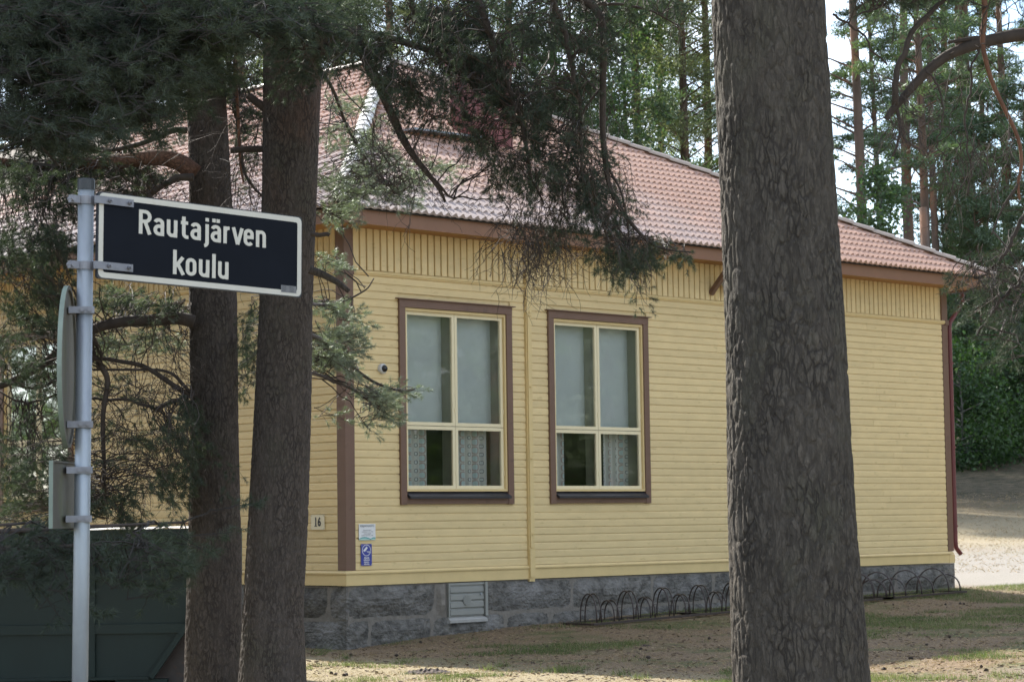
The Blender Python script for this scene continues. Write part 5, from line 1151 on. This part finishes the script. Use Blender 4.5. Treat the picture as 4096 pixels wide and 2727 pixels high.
link('added_side_wood', tri_mesh('added_side_wood', tris(np.concatenate(P), .5, 1.3)), mat=M['needle_bg'], kind='stuff', label='unseen wood added left of the school, to darken the side window reflection', cat='wood')
# unseen pines added left of the school, to keep the side wall and the post in shade
for (x, y, h, lab) in ((-12, 3, 15, 'unseen pine added for shade, nearest to the waste container'), (-10.5, 9, 16, 'unseen pine added for shade, beside the side wall'), (-14.5, 10, 17, 'unseen pine added for shade, outermost to the left'), (-9, 16, 17, 'unseen pine added for shade, near the far end of the side wall'), (-17, 0, 15, 'unseen pine added for shade, behind the post, to the left'), (-15.5, -4.5, 13, 'unseen pine added for shade, closest to the sign post'), (-12.4, -3.4, 13, 'unseen pine added to shade the near dark needles'), (-10.9, .4, 14, 'unseen pine added for shade, just left of the skip')):
    bgpine(x, y, h, .18, lab, crown_b=.16, rad=3.0, pads=80, per=140, tri=.26, flat=.5).t['group'] = 'unseen pines added for shade left of the school'
# trees in front right of the school, outside the picture: the windows mirror them
for k, (x, y, h) in enumerate(((24, -22, 14), (32, -17, 16), (19, -31, 15), (38, -31, 18), (27, -38, 17), (45, -20, 18), (14, -40, 16), (50, -38, 20), (40, -12, 14), (58, -24, 20))):
    bgpine(x, y, h, .18, 'pine outside the picture mirrored in the window panes', crown_b=.12, rad=3.2, mat='needle_bg', pads=60, per=130, tri=.28, flat=.5).t['group'] = 'pines mirrored in the windows'

# ------------------------------------------------------------------ ground cover
def scatter(n, cond, ulim=(1150, 4200), dl=(19.5, 45)):
    out = []
    while len(out) < n:
        m = n*2; d = rng.uniform(*dl, m); u = rng.uniform(*ulim, m); x = CP[0]+(FW[0]+RT[0]*(u-2048)/FP)*d; y = CP[1]+(FW[1]+RT[1]*(u-2048)/FP)*d
        k = cond(x, y)*(rng.random(m) < 1); out += list(zip(x[k], y[k]))
    a = np.array(out[:n]); return np.column_stack([a, gz(a[:, 0], a[:, 1])+.0])
def inb(x, y): return (x > -.1) & (y > -.08)
n = 42000; P = scatter(n, lambda x, y: ~inb(x, y)); a = rng.random(n)*2*PI; d = np.stack([np.cos(a), np.sin(a), rng.uniform(-.1, .5, n)], 1); d /= np.linalg.norm(d, axis=1)[:, None]; w = perp(d)
l = rng.uniform(.012, .04, (n, 1)); P[:, 2] += .006; V = np.stack([P-w*.0025, P+w*.0025, P+d*l+w*.0025, P+d*l-w*.0025], 1).reshape(-1, 3)
n3 = 3000; P3 = scatter(n3, lambda x, y: (x > 13.3) & (y > -1), ulim=(3780, 4300), dl=(44, 66)); a = rng.random(n3)*2*PI; d3 = np.stack([np.cos(a), np.sin(a), rng.uniform(0, .8, n3)], 1); w3 = perp(d3); l3 = rng.uniform(.04, .12, (n3, 1)); P3[:, 2] += .01
link('dry_grass', tri_mesh('dry_grass', np.stack([P3-w3*.006, P3+w3*.006, P3+d3*l3], 1).reshape(-1, 3)), mat=M['litter'], kind='stuff', label='dry pale grass on the sunny yard beyond the school corner', cat='grass')
n2 = 4500; P2 = scatter(n2, lambda x, y: ~inb(x, y)); a = rng.random(n2)*2*PI; d2 = np.stack([np.cos(a), np.sin(a), rng.uniform(-.1, .35, n2)], 1); w2 = perp(d2); l2 = rng.uniform(.02, .07, (n2, 1)); P2[:, 2] += .008
V2 = np.stack([P2-w2*.007, P2+w2*.007, P2+d2*l2+w2*.004, P2+d2*l2-w2*.004], 1).reshape(-1, 3)
link('bark_flakes', tri_mesh('bark_flakes', V2, 4), mat=M['flake'], kind='stuff', label='dark bark flakes and twigs strewn over the ground', cat='litter')
link('needle_litter', tri_mesh('needle_litter', V, 4), mat=M['litter'], kind='stuff', label='brown fallen needles and flakes strewn over the ground', cat='litter')
def gmask(x, y):
    o = np.array([noise.noise(Vector((a*.55, b*.55, 3.1)))+.45*noise.noise(Vector((a*1.7, b*1.7, 8))) for a, b in zip(x, y)])
    near = np.exp(-((y+.45)/.45)**2)*(x > 2.5)*.5
    right = sst(3.5, 8, x)*sst(-1.2, -2.2, y)*sst(-8.5, -6.5, y)*.42
    return (~inb(x, y)) & (o+near+right+rng.normal(size=len(x))*.08 > .30)
n = 60000; P = scatter(n, gmask); a = rng.random(n)*2*PI; w = np.stack([np.cos(a), np.sin(a), np.zeros(n)], 1)*.0028; tip = np.column_stack([rng.normal(size=n)*.018, rng.normal(size=n)*.018, rng.uniform(.02, .065, n)])
P[:, 2] -= .003; V = np.stack([P-w, P+w, P+tip], 1).reshape(-1, 3)
link('grass', tri_mesh('grass', V), mat=M['grass'], kind='stuff', label='short sparse green grass growing in patches before the wall', cat='grass')
# taller tufts one can pick out in the sunny strip
tuft_px = [(1275, 2620), (1640, 2650), (1610, 2655), (2010, 2665), (2300, 2690), (2480, 2700), (2240, 2690), (1380, 2635), (1960, 2680), (2560, 2716)]
def gpt(u, v):
    D = FW+RT*(u-2048)/FP+UP*(1363.5-v)/FP
    for t in np.arange(15, 60, .02):
        p = CP+D*t
        if p[2] < gz(p[0], p[1]): return p
for k, (u, v) in enumerate(tuft_px):
    p = gpt(u, v); big_ = k == 0; m = 40; a = rng.random(m)*2*PI; b = p+rng.normal(size=(m, 3))*[.05, .05, 0]; w = np.stack([np.cos(a), np.sin(a), 0*a], 1)*.004
    tip = np.column_stack([rng.normal(size=m)*.05+(.09 if big_ else 0), rng.normal(size=m)*.04-(.07 if big_ else 0), rng.uniform(.05, .13, m)*(1.3 if big_ else .8)]); V = np.stack([b-w, b+w, b+tip], 1).reshape(-1, 3)-p
    rank = sorted(t_[0] for t_ in tuft_px[1:]); lab = 'tall pale green grass tuft close to the base of the leaning pine pair' if big_ else 'small green grass tuft in the sunlit strip, %s from the left' % ('first', 'second', 'third', 'fourth', 'fifth', 'sixth', 'seventh', 'eighth', 'ninth')[rank.index(u)]
    o = link('grass_tuft', tri_mesh('grass_tuft', V), mat=M['grass'], label=lab, cat='grass tuft', group='grass tufts along the sunlit strip'); o.location = p
# pine cones, a leaf, litter lump
cb = MB(); 
for i in range(6):
    z = i*.008; r = .018*math.sin(PI*(i+1)/7.5)+.003; cb.tube([(0, 0, z), (0, 0, z+.007)], [r, r*.7], 7)
cme = cb.mesh('pine_cone'); cme.materials.append(M['cone'])
cpx = [(1681, 2572), (1408, 2622), (1578, 2624), (1345, 2700), (1375, 2706), (1388, 2702), (1330, 2696), (2586, 2633), (3778, 2419), (3575, 2420), (3860, 2417), (3956, 2507), (3506, 2540), (3712, 2581), (3803, 2550), (3877, 2625), (3653, 2637), (3545, 2680), (2192, 2590), (2565, 2600), (2838, 2558), (3925, 2670), (3950, 2687), (3840, 2416)]
for u, v in cpx:
    p = gpt(u, v); o = link('pine_cone', cme, label='dark pine cone lying on the ground before the school', cat='pine cone', group='pine cones strewn before the school'); o.location = Vector(p)+Vector((0, 0, .015)); o.rotation_euler = (PI/2, random.random()*.5, random.random()*6); s = random.uniform(.7, 1.15); o.scale = (s, s, s)
p = gpt(2095, 2596); o = link('fallen_leaf', MB().add([(0, 0, .01), (.05, .02, .02), (.11, 0, .012), (.05, -.03, .006)], [(0, 3, 2, 1)]).mesh(), mat=M['leaf_gr'], label='single pale green leaf on the brown ground below the second window', cat='leaf'); o.location = p
for (u, v, L_, hh, lab) in ((1710, 2690, .26, .05, 'dark mound of bark crumbs in the sunlit strip at the bottom'), (2585, 2585, .07, .03, 'small dark clod on the ground near the second bike rack')):
    p = gpt(u, v); nx, ny = 24, 12; vs = []
    for i in range(nx+1):
        for j in range(ny+1):
            a, b = i/nx*2-1, j/ny*2-1; hgt = hh*max(0, 1-a*a-b*b)**.5*(1+.8*noise.noise(Vector((a*6, b*6, u*.1)))); vs.append(((a*L_)*RT[0]+(b*L_*.8)*GX[0], a*L_*RT[1]+b*L_*.8*GX[1], hgt-.012))
    me = MB().add(vs, [(i*(ny+1)+j, (i+1)*(ny+1)+j, (i+1)*(ny+1)+j+1, i*(ny+1)+j+1) for i in range(nx) for j in range(ny)]).mesh(smooth=False)
    o = link('bark_mound', me, mat=M['lump'], label=lab, cat='mound'); o.location = p
